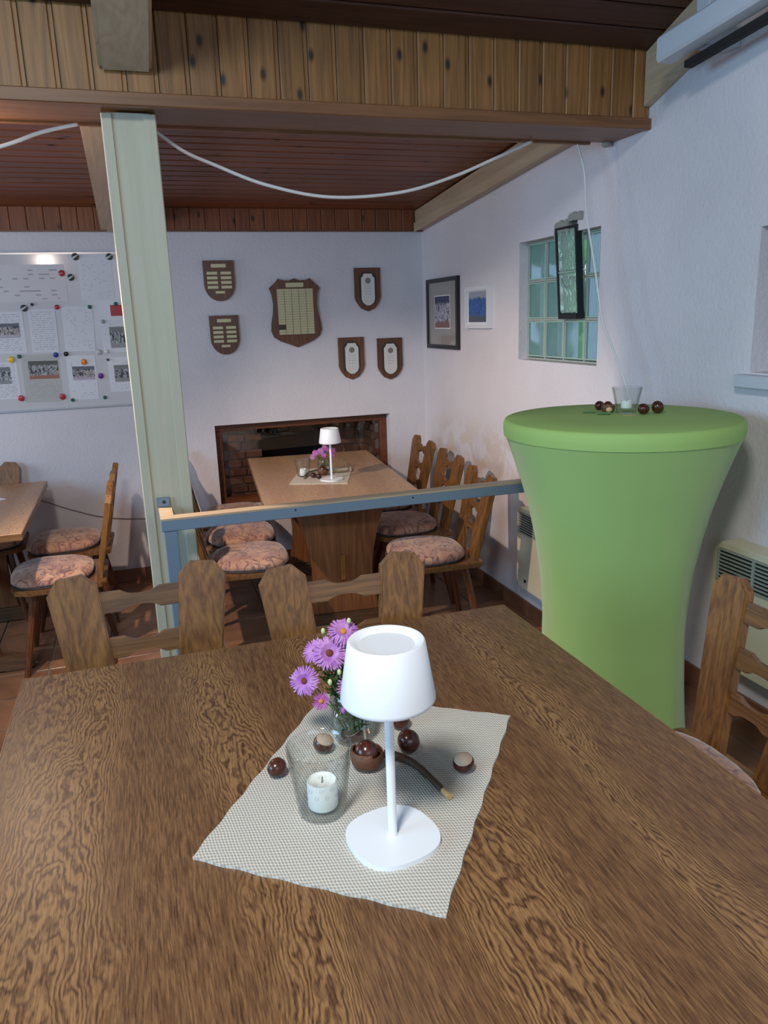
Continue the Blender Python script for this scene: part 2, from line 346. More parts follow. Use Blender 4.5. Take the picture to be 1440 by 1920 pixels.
def m_text(name, paper, ink, rows, words, dens=0.55, rot=False):
    """Printed lines of small unreadable type: flat print on the sheet (generated coords 0..1)."""
    k = N(name); tc = k.n('ShaderNodeTexCoord').outputs['Generated']; oi = k.n('ShaderNodeObjectInfo').outputs['Random']
    sp = k.n('ShaderNodeSeparateXYZ', {0: tc})
    u, vv = sp.outputs[0], sp.outputs[2]
    r = k.math('MULTIPLY', vv, float(rows)); row = k.math('FLOOR', r); fr = k.math('FRACT', r)
    line = k.math('MULTIPLY', k.math('GREATER_THAN', fr, 0.45), k.math('LESS_THAN', fr, 0.80))
    cell = k.math('FLOOR', k.math('MULTIPLY', u, float(words)))
    wn_ = k.n('ShaderNodeTexWhiteNoise', {'Vector': k.n('ShaderNodeCombineXYZ', {0: cell, 1: row, 2: oi}).outputs[0]}).outputs['Value']
    ink_on = k.math('MULTIPLY', k.math('LESS_THAN', wn_, dens), line)
    inside = k.math('MULTIPLY', k.math('MULTIPLY', k.math('GREATER_THAN', u, 0.08), k.math('LESS_THAN', u, 0.92)), k.math('MULTIPLY', k.math('GREATER_THAN', vv, 0.06), k.math('LESS_THAN', vv, 0.94)))
    c = k.mix(k.math('MULTIPLY', k.math('MULTIPLY', ink_on, inside), 0.55), paper, ink)
    k.set(Base_Color=c, Roughness=0.5); return k.m
M['text'] = m_text('printed_page', (0.66, 0.66, 0.70, 1), (0.22, 0.22, 0.26, 1), 20, 34)
M['text_few'] = m_text('sparsely_printed_page', (0.68, 0.68, 0.72, 1), (0.3, 0.3, 0.34, 1), 24, 16, 0.12)
M['text_chart'] = m_text('pyramid_chart_page', (0.62, 0.60, 0.62, 1), (0.15, 0.15, 0.18, 1), 9, 18, 0.30)
M['newsprint'] = m_text('newsprint_page', (0.46, 0.46, 0.44, 1), (0.26, 0.26, 0.25, 1), 30, 40, 0.5)
M['red_card'] = plain('red_card', (0.42, 0.03, 0.04, 1), 0.4)
def m_photo(name, top, midl, midd, low, sc=4.6):
    """A small colour photograph seen too far to read: sky/backdrop, a group of figures, ground."""
    k = N(name); tc = k.n('ShaderNodeTexCoord').outputs['Generated']; oi = k.n('ShaderNodeObjectInfo').outputs['Random']
    sp = k.n('ShaderNodeSeparateXYZ', {0: tc}); u, vv = sp.outputs[0], sp.outputs[2]
    uu = k.n('ShaderNodeMapRange', {0: vv}).outputs[0]
    p = k.n('ShaderNodeCombineXYZ', {0: k.math('ADD', sp.outputs[0], sp.outputs[1]), 1: vv, 2: k.math('MULTIPLY', oi, 9.0)}).outputs[0]
    fig = k.noise(k.n('ShaderNodeMapping', {'Vector': p, 'Scale': (1.6, 0.7, 1)}).outputs[0], sc, 2, 0.6)
    body = k.ramp(fig, [(0.42, midd), (0.52, midl), (0.60, midd), (0.70, midl)])
    bt = k.ramp(k.math('ADD', uu, k.math('MULTIPLY', fig, 0.30)), [(0.33, G(0)), (0.38, G(1))]); tp = k.ramp(k.math('ADD', uu, k.math('MULTIPLY', fig, 0.25)), [(0.86, G(0)), (0.94, G(1))])
    c = k.mix(bt, low, body); c = k.mix(tp, c, top)
    k.set(Base_Color=c, Roughness=0.3); return k.m
M['photo_court'] = m_photo('photo_players_on_red_ground', (0.10, 0.10, 0.09, 1), (0.5, 0.5, 0.5, 1), (0.06, 0.06, 0.06, 1), (0.34, 0.14, 0.10, 1))
M['photo_bw'] = m_photo('photo_greyish_group', (0.18, 0.19, 0.19, 1), (0.5, 0.5, 0.5, 1), (0.05, 0.05, 0.06, 1), (0.28, 0.28, 0.28, 1))
M['photo_bright'] = m_photo('photo_person_white_shirt', (0.12, 0.13, 0.16, 1), (0.6, 0.52, 0.48, 1), (0.05, 0.05, 0.08, 1), (0.45, 0.40, 0.48, 1))
M['photo_evening'] = m_photo('photo_team_evening', (0.02, 0.03, 0.09, 1), (0.62, 0.62, 0.68, 1), (0.03, 0.03, 0.05, 1), (0.20, 0.10, 0.09, 1), 6.5)
M['photo_blue'] = m_photo('photo_blue_shirts', (0.30, 0.34, 0.40, 1), (0.04, 0.16, 0.50, 1), (0.03, 0.07, 0.22, 1), (0.08, 0.09, 0.12, 1), 6)
M['passepartout'] = plain('grey_mount_board', srgb(150, 144, 138), 0.18, coat=0.4)
M['board_white'] = plain('whiteboard_enamel', (0.60, 0.59, 0.61, 1), 0.13)
for nm_, c_ in dict(red=(0.45, 0.03, 0.05), green=(0.02, 0.12, 0.08), blue=(0.02, 0.04, 0.30), black=(0.01, 0.01, 0.015), yellow=(0.75, 0.52, 0.06), orange=(0.75, 0.22, 0.03), purple=(0.12, 0.03, 0.22), grey=(0.35, 0.35, 0.37), white=(0.7, 0.7, 0.7), silver=(0.5, 0.5, 0.5)).items():
    M['mag_'+nm_] = plain(nm_+'_plastic', (*c_, 1), 0.2)
def m_stripe():
    k = N('black_white_striped_magnet'); tc = k.n('ShaderNodeTexCoord').outputs['Object']
    sp = k.n('ShaderNodeSeparateXYZ', {0: tc}); q = k.math('ADD', k.math('MULTIPLY', sp.outputs[0], -0.7), k.math('MULTIPLY', sp.outputs[2], 1.0))
    f = k.math('LESS_THAN', k.math('ABSOLUTE', q), 0.0045)
    k.set(Base_Color=k.mix(f, (0.05, 0.06, 0.06, 1), (0.55, 0.55, 0.55, 1)), Roughness=0.25); return k.m
M['mag_stripe'] = m_stripe()

# ---------------------------------------------------------------- mesh helpers
def link(name, bm, mat, parent=None, loc=None, smooth=None):
    bmesh.ops.recalc_face_normals(bm, faces=bm.faces)
    me = bpy.data.meshes.new(name); bm.to_mesh(me); bm.free()
    if mat: me.materials.append(M[mat] if isinstance(mat, str) else mat)
    if smooth is not None:
        for p in me.polygons: p.use_smooth = True
        if smooth < 179: me.set_sharp_from_angle(angle=R(smooth))
    o = bpy.data.objects.new(name, me); COL.objects.link(o)
    if parent: o.parent = parent
    if loc is not None: o.location = loc
    return o
def thing(name, label, cat, loc=(0, 0, 0), rz=0.0, group=None):
    o = bpy.data.objects.new(name, None); COL.objects.link(o); o.empty_display_size = 0.05
    o.location = loc; o.rotation_euler = (0, 0, rz); tag(o, label, cat, group); return o
def tag(o, label=None, cat=None, group=None, kind=None):
    if label: o['label'] = label
    if cat: o['category'] = cat
    if group: o['group'] = group
    if kind: o['kind'] = kind
    return o
def struct(name, bm, mat, parent=None, **k):
    o = link(name, bm, mat, parent, **k)
    if not parent: o['kind'] = 'structure'
    return o
def copy_tree(o, parent=None):
    c = o.copy(); COL.objects.link(c); c.parent = parent
    for ch in o.children: copy_tree(ch, c)
    return c
def inst(name, me, parent, loc, rot=(0, 0, 0)):
    o = bpy.data.objects.new(name, me); COL.objects.link(o); o.parent = parent; o.location = loc; o.rotation_euler = rot; return o
def box(bm, x0, y0, z0, x1, y1, z1, bev=0.0, mat=None):
    b = bmesh.new(); r = bmesh.ops.create_cube(b, size=1.0)
    bmesh.ops.scale(b, vec=(x1-x0, y1-y0, z1-z0), verts=b.verts); bmesh.ops.translate(b, vec=((x0+x1)/2, (y0+y1)/2, (z0+z1)/2), verts=b.verts)
    if bev: bmesh.ops.bevel(b, geom=list(b.edges), offset=bev, segments=1, affect='EDGES')
    return merge(bm, b, mat)
def merge(bm, b, mat=None):
    if mat is not None: b.transform(mat)
    me = bpy.data.meshes.new('t'); b.to_mesh(me); b.free()
    if bm is None:
        bm = bmesh.new()
    bm.from_mesh(me); bpy.data.meshes.remove(me); return bm
def bx(*a, **k): return box(bmesh.new(), *a, **k)
def prism(pts, d0, d1, plane='xy', bev=0.0):
    """Extrude a 2D outline. plane: which two axes the outline uses; depth on the third."""
    bm = bmesh.new()
    def P(u, v, d): return {'xy': (u, v, d), 'xz': (u, d, v), 'yz': (d, u, v)}[plane]
    a = [bm.verts.new(P(u, v, d0)) for u, v in pts]; b = [bm.verts.new(P(u, v, d1)) for u, v in pts]
    n = len(pts); bm.faces.new(a); bm.faces.new(b[::-1])
    for i in range(n): bm.faces.new((a[i], b[i], b[(i+1) % n], a[(i+1) % n]))
    if bev:
        rim = [e for e in bm.edges if (e.verts[0] in a) == (e.verts[1] in a)]
        bmesh.ops.bevel(bm, geom=rim, offset=bev, segments=2, affect='EDGES')
    return bm
def lathe(prof, n=32, bm=None, shape=None):
    bm = bm or bmesh.new(); rings = []
    for r, z in prof:
        if r < 1e-6: rings.append([bm.verts.new((0, 0, z))]); continue
        ring = []
        for i in range(n):
            a = 2*math.pi*i/n; rr = r*(shape(a, z) if shape else 1)
            ring.append(bm.verts.new((rr*math.cos(a), rr*math.sin(a), z)))
        rings.append(ring)
    for A, B in zip(rings, rings[1:]):
        for i in range(n):
            j = (i+1) % n
            if len(A) == 1 and len(B) == 1: continue
            if len(A) == 1: bm.faces.new((A[0], B[i], B[j]))
            elif len(B) == 1: bm.faces.new((A[i], B[0], A[j]))
            else: bm.faces.new((A[i], B[i], B[j], A[j]))
    return bm
def spline(P, n=8):
    P = [Vector(p) for p in P]; out = []
    for i in range(len(P)-1):
        p0 = P[max(i-1, 0)]; p1 = P[i]; p2 = P[i+1]; p3 = P[min(i+2, len(P)-1)]
        for k in range(n):
            t = k/n; out.append(0.5*((2*p1)+(p2-p0)*t+(2*p0-5*p1+4*p2-p3)*t*t+(3*p1-p0-3*p2+p3)*t**3))
    out.append(P[-1]); return out
def tube(P, r, n=8, bm=None, r1=None, caps=True):
    bm = bm or bmesh.new(); P = [Vector(p) for p in P]; rings = []; up = Vector((0, 0, 1))
    T0 = (P[1]-P[0]).normalized(); X = T0.cross(up)
    if X.length < 1e-3: X = T0.cross(Vector((1, 0, 0)))
    X.normalize()
    for i, p in enumerate(P):
        T = (P[min(i+1, len(P)-1)]-P[max(i-1, 0)]).normalized()
        X = (X - T*X.dot(T)).normalized(); Y = T.cross(X)
        q = r if r1 is None else r+(r1-r)*i/(len(P)-1)
        rings.append([bm.verts.new(p+X*q*math.cos(2*math.pi*k/n)+Y*q*math.sin(2*math.pi*k/n)) for k in range(n)])
    for A, B in zip(rings, rings[1:]):
        for k in range(n): bm.faces.new((A[k], B[k], B[(k+1) % n], A[(k+1) % n]))
    if caps: bm.faces.new(rings[0][::-1]); bm.faces.new(rings[-1])
    return bm
def sphere(bm, c, rx, ry=None, rz=None, seg=14, ring=9, rot=None):
    b = bmesh.new(); bmesh.ops.create_uvsphere(b, u_segments=seg, v_segments=ring, radius=1)
    bmesh.ops.scale(b, vec=(rx, ry or rx, rz or rx), verts=b.verts)
    m = Matrix.Translation(c) @ (rot.to_4x4() if rot else Matrix()); return merge(bm, b, m)

# ---------------------------------------------------------------- the room
WX, BY, LX, FY = 1.983, 5.217, -3.3, -2.4     # right wall, back wall, left wall, wall behind the camera
STEP = 0.21                                    # height of the front floor above the back floor
SY = 2.76                                      # where the step is

def wall(name, fixed, axis, thick, u0, u1, z0, z1, holes, mat):
    """Wall slab with rectangular openings; axis 'y' = back wall spanning x, axis 'x' = side wall spanning y."""
    us = sorted({u0, u1, *[h[0] for h in holes], *[h[1] for h in holes]}); zs = sorted({z0, z1, *[h[2] for h in holes], *[h[3] for h in holes]})
    bm = bmesh.new()
    solid = lambda i, j: not any(h[0]-1e-6 <= us[i] and us[i+1] <= h[1]+1e-6 and h[2]-1e-6 <= zs[j] and zs[j+1] <= h[3]+1e-6 for h in holes)
    V = {}
    def vert(u, z, d):
        key = (round(u, 5), round(z, 5), d)
        if key not in V:
            t = fixed + (thick if d else 0); V[key] = bm.verts.new((u, t, z) if axis == 'y' else (t, u, z))
        return V[key]
    nu, nz = len(us)-1, len(zs)-1
    for i in range(nu):
        for j in range(nz):
            if not solid(i, j): continue
            a, b, c, d = us[i], us[i+1], zs[j], zs[j+1]
            for s in (0, 1): bm.faces.new([vert(a, c, s), vert(b, c, s), vert(b, d, s), vert(a, d, s)])
            for (di, dj, p, q) in ((-1, 0, (a, c), (a, d)), (1, 0, (b, c), (b, d)), (0, -1, (a, c), (b, c)), (0, 1, (a, d), (b, d))):
                ii, jj = i+di, j+dj
                if not (0 <= ii < nu and 0 <= jj < nz) or not solid(ii, jj):
                    bm.faces.new([vert(*p, 0), vert(*q, 0), vert(*q, 1), vert(*p, 1)])
    return struct(name, bm, mat)
FP = (0.484, 1.712, 0.43, 0.998)               # opening of the hearth recess: x0 x1 z0 z1
WB = (3.045, 3.790, 1.418, 2.012)              # glass block window: y0 y1 z0 z1
NW = (1.05, 2.128, 1.440, 1.905)               # niche window
wall_back = wall('wall_back', BY, 'y', 0.30, LX, WX+0.3, -0.2, 2.75, [FP], 'plaster')
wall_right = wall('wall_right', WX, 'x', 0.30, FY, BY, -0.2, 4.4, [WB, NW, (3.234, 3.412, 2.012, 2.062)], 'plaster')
wall('wall_left', LX, 'x', -0.2, FY, BY+0.3, -0.2, 4.4, [], 'plaster')
wall('wall_front', FY, 'y', -0.2, LX, WX+0.3, -0.2, 4.4, [], 'plaster')

# floor: grout bed with single terracotta tiles
def tiled(name, x0, x1, y0, y1, top, region, pitch, off=(0, 0)):
    fl = struct(name, bx(x0, y0, top-0.06, x1, y1, top-0.004), 'grout')
    me = None; g = 0.0045
    for i in range(int((region[1]-region[0])/pitch)+1):
        for j in range(int((region[3]-region[2])/pitch)+1):
            a = region[0]+off[0]+i*pitch; b = region[2]+off[1]+j*pitch
            a1, b1 = min(a+pitch-2*g, region[1]-0.002), min(b+pitch-2*g, region[3]-0.002)
            if a1-a < 0.03 or b1-b < 0.03: continue
            full = abs(a1-a-pitch+2*g) < 1e-6 and abs(b1-b-pitch+2*g) < 1e-6
            if full:
                if me is None:
                    o = link('tile', bx(0, 0, -0.006, pitch-2*g, pitch-2*g, 0, bev=0.0018), 'tile', fl); me = o.data
                else: o = bpy.data.objects.new('tile', me); COL.objects.link(o); o.parent = fl
            else: o = link('tile', bx(0, 0, -0.006, a1-a, b1-b, 0, bev=0.0018), 'tile', fl)
            o.location = (a, b, top+random.uniform(-0.0008, 0.0004))
    return fl
tiled('floor', LX, WX, SY, BY, 0.0, (-3.16, WX, SY+0.01, BY), 0.29)
tiled('floor', LX, WX, FY, SY, STEP, (0.70, WX, 0.86, SY-0.02), 0.29)
struct('trim_1', bx(LX, SY-0.02, 0.0, WX, SY, STEP, bev=0.004), 'skirt')
struct('floor', bx(LX, FY, -0.3, WX, SY-0.02, STEP-0.061), 'grout')
# skirting tiles
def skirting(name, axis, a, b, z0, h, pitch, face):
    n = int((b-a)/pitch)+1; root = None
    bed = bx(face, a, z0, face+0.006, b, z0+h-0.002) if axis == 'x' else bx(a, face, z0, b, face+0.006, z0+h-0.002)
    root = struct(name, bed, 'grout')
    for i in range(n):
        p, q = a+i*pitch+0.002, min(a+(i+1)*pitch-0.002, b)
        if q-p < 0.02: continue
        m = bx(face-0.008, p, z0, face, q, z0+h, bev=0.002) if axis == 'x' else bx(p, face-0.008, z0, q, face, z0+h, bev=0.002)
        link('skirting_tile', m, 'skirt', root)
skirting('baseboard_right', 'x', SY, BY-0.02, 0.0, 0.085, 0.29, WX-0.006)
skirting('baseboard_right', 'x', 0.9, SY-0.03, STEP, 0.085, 0.29, WX-0.006)
skirting('baseboard_back', 'y', -3.24, WX-0.02, 0.0, 0.085, 0.29, BY-0.006)

# ceilings: single boards on a backing
def boards(name, y0, y1, zf, width, mat, x0=LX, x1=WX):
    cl = bmesh.new()
    v = [cl.verts.new(p) for p in ((x0, y0, zf(y0)+0.02), (x1, y0, zf(y0)+0.02), (x1, y1, zf(y1)+0.02), (x0, y1, zf(y1)+0.02), (x0, y0, zf(y0)+0.10), (x1, y0, zf(y0)+0.10), (x1, y1, zf(y1)+0.10), (x0, y1, zf(y1)+0.10))]
    for f in ((0, 1, 2, 3), (4, 5, 6, 7), (0, 1, 5, 4), (2, 3, 7, 6), (0, 3, 7, 4), (1, 2, 6, 5)): cl.faces.new([v[i] for i in f])
    root = struct(name, cl, 'soft_black')
    n = int(round(abs(y1-y0)/width)); me = None
    sl = (zf(y1)-zf(y0))/(y1-y0); L = abs(y1-y0)/n*math.sqrt(1+sl*sl)
    for i in range(n):
        y = y0+(y1-y0)*i/n
        if me is None:
            # tongue-and-groove board, chamfered long edges
            w = L-0.004; pts = [(0.002, 0.016), (0.002, 0.004), (0.007, 0.0), (w-0.006, 0.0), (w, 0.004), (w, 0.016)]
            o = link('ceiling_board', prism(pts, x0+0.003, x1-0.003, 'yz'), mat, root); me = o.data
        else: o = bpy.data.objects.new('ceiling_board', me); COL.objects.link(o); o.parent = root
        o.location = (0, y, zf(y)); o.rotation_euler = (math.atan(sl) if y1 > y0 else math.pi+math.atan(sl), 0, 0)
    return root
zc_back = lambda y: 2.352+0.085*(BY-y)
zc_front = lambda y: 2.590+0.32*(2.735-y)
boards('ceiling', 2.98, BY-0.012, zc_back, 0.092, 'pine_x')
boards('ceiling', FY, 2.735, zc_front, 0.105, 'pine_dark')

# main beam: knotty pine cladding boards on a core, edge boards below
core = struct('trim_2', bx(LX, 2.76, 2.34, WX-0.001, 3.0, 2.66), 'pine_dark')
x = LX+0.02; i = 0
while x < WX-0.01:
    w_ = min(0.096, WX-0.004-x)
    o = link('cladding_board', prism([(0.0015, 0.014), (0.0015, 0.003), (0.006, 0.0), (w_-0.016, 0.0), (w_-0.012, 0.004), (w_-0.001, 0.004), (w_-0.001, 0.014)], 0, 0.28, 'xy'), 'pine', core, (x, 2.740, 2.345)); x += w_
link('edge_board', bx(LX, 2.726, 2.322, WX-0.004, 2.758, 2.362, bev=0.003), 'beam_edge', core)
link('edge_board', bx(LX, 2.759, 2.326, WX-0.004, 2.985, 2.345, bev=0.003), 'beam_edge', core)
link('edge_board', bx(LX, 2.986, 2.318, WX-0.10, 3.004, 2.47, bev=0.003), 'beam_edge', core)
# clad strip at the top of the back wall
strip = struct('trim_3', bx(LX, BY-0.02, 2.235, WX-0.002, BY-0.001, 2.37), 'pine_dark')
x = LX+0.02
while x < WX-0.01:
    w_ = min(0.093, WX-0.004-x)
    link('cladding_board', prism([(0.001, 0.012), (0.001, 0.003), (0.005, 0.0), (w_-0.006, 0.0), (w_-0.001, 0.004), (w_-0.001, 0.012)], 0, 0.135, 'xy'), 'pine_back', strip, (x, BY-0.033, 2.226)); x += w_
link('edge_board', bx(LX, BY-0.040, 2.218, WX-0.004, BY-0.021, 2.2265), 'beam_edge', strip)
# rafters (cream): back bay and front bay, at the column and at the right wall
def rafter(name, x0, x1, y0, y1, zb, h, mat='cream_y'):
    root = struct(name, prism([(y0, zb(y0)), (y1, zb(y1)), (y1, zb(y1)+h), (y0, zb(y0)+h)], x0, x1, 'yz', bev=0.002), mat)
    return root
zr_back = lambda y: 2.222+0.082*(BY-y)
zr_front = lambda y: 2.424+0.32*(2.735-y)
r1 = rafter('trim_4', -0.088, 0.075, 3.02, BY-0.04, zr_back, 0.122)
link('rafter_board', prism([(3.02, zr_back(3.02)-0.012), (BY-0.05, zr_back(BY-0.05)-0.012), (BY-0.05, zr_back(BY-0.05)-0.001), (3.02, zr_back(3.02)-0.001)], -0.055, 0.05, 'yz'), 'cream_y', r1)
r2 = rafter('trim_5', WX-0.06, WX-0.001, 3.02, BY-0.04, zr_back, 0.125)
link('rafter_board', prism([(3.02, zr_back(3.02)-0.010), (BY-0.045, zr_back(BY-0.045)-0.010), (BY-0.045, zr_back(BY-0.045)+0.045), (3.02, zr_back(3.02)+0.045)], WX-0.072, WX-0.061, 'yz'), 'cream_y', r2)
r3 = rafter('trim_6', 0.0, 0.158, FY+0.3, 2.724, zr_front, 0.16)
link('rafter_board', prism([(FY+0.3, zr_front(FY+0.3)-0.010), (2.722, zr_front(2.722)-0.010), (2.722, zr_front(2.722)-0.001), (FY+0.3, zr_front(FY+0.3)-0.001)], 0.012, 0.148, 'yz'), 'cream_y', r3)
rafter('trim_7', WX-0.035, WX-0.001, FY+0.3, 2.735, lambda y: 2.403+0.34*(2.735-y), 0.185)
link('plaster_patch', sphere(None, (WX-0.03, 2.98, 2.32), 0.02, 0.02, 0.012, 8, 6), 'concrete', wall_right)

# ---------------------------------------------------------------- cream column
cl = thing('column', 'cream painted boarded wooden column carrying the pine beam, blue railing fixed to it', 'column', (0.075, 2.885, 0))
link('core_board', bx(-0.068, -0.078, 0.0, 0.068, 0.085, 2.321, bev=0.002), 'cream', cl)
link('face_board', bx(-0.0845, -0.085, 0.0, -0.050, 0.085, 2.318, bev=0.003), 'cream', cl)
link('face_board', bx(0.046, -0.085, 0.0, 0.0845, 0.085, 2.318, bev=0.003), 'cream', cl)

# ---------------------------------------------------------------- railing
rail = thing('railing', 'blue-grey painted handrail with bare wooden cap running from the column to the wall', 'railing', (0.075, 2.64, STEP))
X0 = -0.038   # local
ZT = 1.03-STEP
def rb(*a, **k): return bx(*a, **k)
link('rail_cap', prism([(-0.037, -0.036), (1.90, -0.036), (1.90, 0.016), (0.008, 0.016), (0.008, 0.158), (-0.037, 0.158)], ZT-0.007, ZT, 'xy'), 'cap_wood', rail)
link('handrail', bx(-0.037, -0.036, ZT-0.044, 1.90, 0.016, ZT-0.0075, bev=0.002), 'blue_paint', rail)
link('return_rail', bx(-0.037, 0.0165, ZT-0.044, 0.008, 0.158, ZT-0.0075, bev=0.002), 'blue_paint', rail)
link('post', bx(-0.030, -0.030, 0.0, 0.014, 0.010, ZT-0.0445, bev=0.002), 'blue_paint', rail)
link('post', bx(1.862, -0.030, 0.0, 1.896, 0.010, ZT-0.0445, bev=0.002), 'blue_paint', rail)
bk = link('bracket', bx(-0.040, 0.1505, ZT+0.001, 0.004, 0.1595, ZT+0.034, bev=0.001), 'blue_paint', rail)
link('screw', lathe([(0, 0), (0.006, 0), (0.006, 0.002), (0, 0.0025)], 12).__class__ and tube([(-0.016, 0.1480, ZT+0.018), (-0.016, 0.1502, ZT+0.018)], 0.006, 10), 'dark_metal', bk)
for sx in (0.42, 0.86):
    link('screw', tube([(sx, -0.0385, ZT-0.016), (sx, -0.0362, ZT-0.016)], 0.003, 8), 'dark_metal', rail)

# ---------------------------------------------------------------- hearth recess in the back wall
hr = thing('fireplace', 'low brick hearth recess behind a red-brown wooden frame at the end of the far table', 'fireplace', ((FP[0]+FP[1])/2, BY+0.07, 0))
hw = (FP[1]-FP[0])/2-0.004
x0, x1, z0, z1 = -hw, hw, FP[2]+0.004, FP[3]-0.004
fw = 0.062
def fboard(*a): return link('frame_board', bx(*a, bev=0.003), 'frame_wood', hr)
fboard(x0, 0.0, z1-fw*0.75, x1, 0.05, z1); fboard(x0, 0.0, z0, x1, 0.05, z0+fw*0.8)
fboard(x0, 0.0, z0+fw*0.8, x0+fw*0.75, 0.05, z1-fw*0.75); fboard(x1-fw*0.75, 0.0, z0+fw*0.8, x1, 0.05, z1-fw*0.75)
link('hearth_box', prism([(x0, 0.06), (x0, 0.62), (hw, 0.62), (hw, 0.06), (hw+0.02, 0.06), (hw+0.02, 0.64), (x0-0.02, 0.64), (x0-0.02, 0.06)], z0, z1, 'xy'), 'soot', hr)
link('hearth_floor', bx(x0, 0.06, z0-0.02, hw, 0.62, z0), 'soot', hr)
link('hearth_lintel', bx(x0, 0.06, z1, hw, 0.62, z1+0.02), 'soot', hr)
link('brick_pier', bx(x0+0.06, 0.10, z0, x0+0.30, 0.17, z1-0.01), 'grout', hr)
link('brick_pier', bx(hw-0.36, 0.325, z0, hw-0.07, 0.40, z1-0.01), 'grout', hr)
link('brick_pier', bx(hw-0.06, 0.07, z0, hw-0.005, 0.30, z1-0.01), 'grout', hr)
bme = None
def brick(x, y, z, rz=0.0):
    global bme
    if bme is None:
        o = link('brick', bx(-0.055, -0.05, -0.026, 0.055, 0.05, 0.026, bev=0.003), 'brick', hr); bme = o.data
    else: o = bpy.data.objects.new('brick', bme); COL.objects.link(o); o.parent = hr
    o.location = (x, y, z); o.rotation_euler = (0, 0, rz)
for r_ in range(9):
    z = z0+0.03+r_*0.060
    if z > z1-0.03: break
    for c_ in range(2 if r_ % 2 else 2): brick(x0+0.12+c_*0.117+(0.03 if r_ % 2 else 0), 0.13+0.002*(r_ % 3), z)
    for c_ in range(3): brick(hw-0.29+c_*0.117-(0.03 if r_ % 2 else 0), 0.36, z)
    for c_ in range(2): brick(hw-0.032, 0.12+c_*0.117+(0.03 if r_ % 2 else 0), z, math.pi/2)
link('glass_pane', bx(x0+fw*0.7, 0.022, z0+fw*0.7, x1-fw*0.7, 0.027, z1-fw*0.7), 'pane', hr)

# ---------------------------------------------------------------- glass block window
gw = struct('window_1', prism([(WB[0]+0.002, WB[2]+0.002), (WB[1]-0.002, WB[2]+0.002), (WB[1]-0.002, WB[2]+0.010), (WB[0]+0.002, WB[2]+0.010)], WX+0.05, WX+0.12, 'yz'), 'mortar')
bw = (WB[1]-WB[0]-0.004)/4; bh = (WB[3]-WB[2]-0.012)/3
# mortar joints as a lattice
lat = bmesh.new()
for i in range(5):
    y = WB[0]+0.002+i*bw; box(lat, WX+0.052, y-(0.005 if i else 0), WB[2]+0.010, WX+0.118, y+(0.005 if i < 4 else 0), WB[3]-0.002)
for j in range(1, 4):
    z = WB[2]+0.010+j*bh; box(lat, WX+0.0535, WB[0]+0.003, z-0.005, WX+0.1165, WB[1]-0.003, min(z+0.005, WB[3]-0.002))
link('mortar_joint', lat, 'mortar', gw)
ribme = {}
def glass_block(i, j):
    y = WB[0]+0.002+i*bw+0.007; z = WB[2]+0.010+j*bh+0.007; w = bw-0.014; h = bh-0.014
    if 'r' not in ribme:
        # ribbed face: vertical flutes across about two thirds, plain strip beside them
        pts = [(0, 0)]; nr = 13; fw_ = w*0.62; e = 0.006
        pts = []
        for q in range(nr*4+1):
            u = e+(w-2*e)*q/(nr*4); pts.append((u, 0.012+(0.0050*math.cos(q/4*2*math.pi) if u > w*0.36 else 0.0)))
        outline = [(0, 0.0), (w, 0.0), (w, 0.016)] + [(u, -d+0.0) for u, d in reversed(pts)] + [(0, 0.016)]
        b = bmesh.new(); lo = []; hi = []
        ring = [(w, 0.052), (0, 0.052), (0, 0.004)] + [(u, 0.004-0.0+(-0.0)+(-d+0.012)) for u, d in pts] + [(w, 0.004)]
        for u, d in ring: lo.append(b.verts.new((d, u, 0.004))); hi.append(b.verts.new((d, u, h-0.004)))
        b.faces.new(lo); b.faces.new(hi[::-1])
        for q in range(len(ring)): b.faces.new((lo[q], hi[q], hi[(q+1) % len(ring)], lo[(q+1) % len(ring)]))
        ribme['r'] = link('glass_block', b, 'ribbed_glass', gw); o = ribme['r']
    else: o = bpy.data.objects.new('glass_block', ribme['r'].data); COL.objects.link(o); o.parent = gw
    o.location = (WX+0.058, y, z)
    # raised glass rim round each block
    rim = bmesh.new(); t = 0.006
    for a in ((-0.005, 0, 0, 0.006, t, h), (-0.005, w-t, 0, 0.006, w, h), (-0.005, t, 0, 0.006, w-t, t), (-0.005, t, h-t, 0.006, w-t, h)): box(rim, *a)
    if 'm' not in ribme: r = link('block_rim', rim, 'glass_rim', o); ribme['m'] = r.data
    else: rim.free(); r = bpy.data.objects.new('block_rim', ribme['m']); COL.objects.link(r); r.parent = o
for j in range(3):
    for i in range(4):
        if i == 1 and j > 0: continue
        glass_block(i, j)
# dark pivoting vent frame with two wavy glass blocks, leaning into the room at the top
vent = thing('vent_window', 'dark framed tilting vent with two wavy glass blocks set in the glass block window', 'window', (WX+0.045, WB[0]+0.002+1.5*bw-0.006, WB[2]+0.010+bh+0.005))
vh = 2*bh+0.028
vw = bw/2-0.001
lean = Matrix.Rotation(R(-4.0), 4, 'Y')
fr = bmesh.new()
for a in ((-0.03, -vw, 0, 0.0, -vw+0.012, vh), (-0.03, vw-0.016, 0, 0.03, vw, vh), (-0.034, -vw+0.012, 0, 0.03, vw-0.016, 0.024), (-0.03, -vw+0.012, vh-0.010, 0.03, vw-0.016, vh)): box(fr, *a)
fr.transform(lean); link('vent_frame', fr, 'dark_metal', vent)
for j in range(2):
    g = bx(-0.028, -vw+0.013, 0.027+j*(vh/2-0.016), 0.022, vw-0.017, 0.027+(j+1)*(vh/2-0.016)-0.008, bev=0.004); g.transform(lean); link('glass_block', g, 'wavy_glass', vent)
mr = bx(-0.029, -vw+0.013, vh/2+0.003, 0.022, vw-0.017, vh/2+0.010); mr.transform(lean); link('glazing_bar', mr, 'glass_rim', vent)
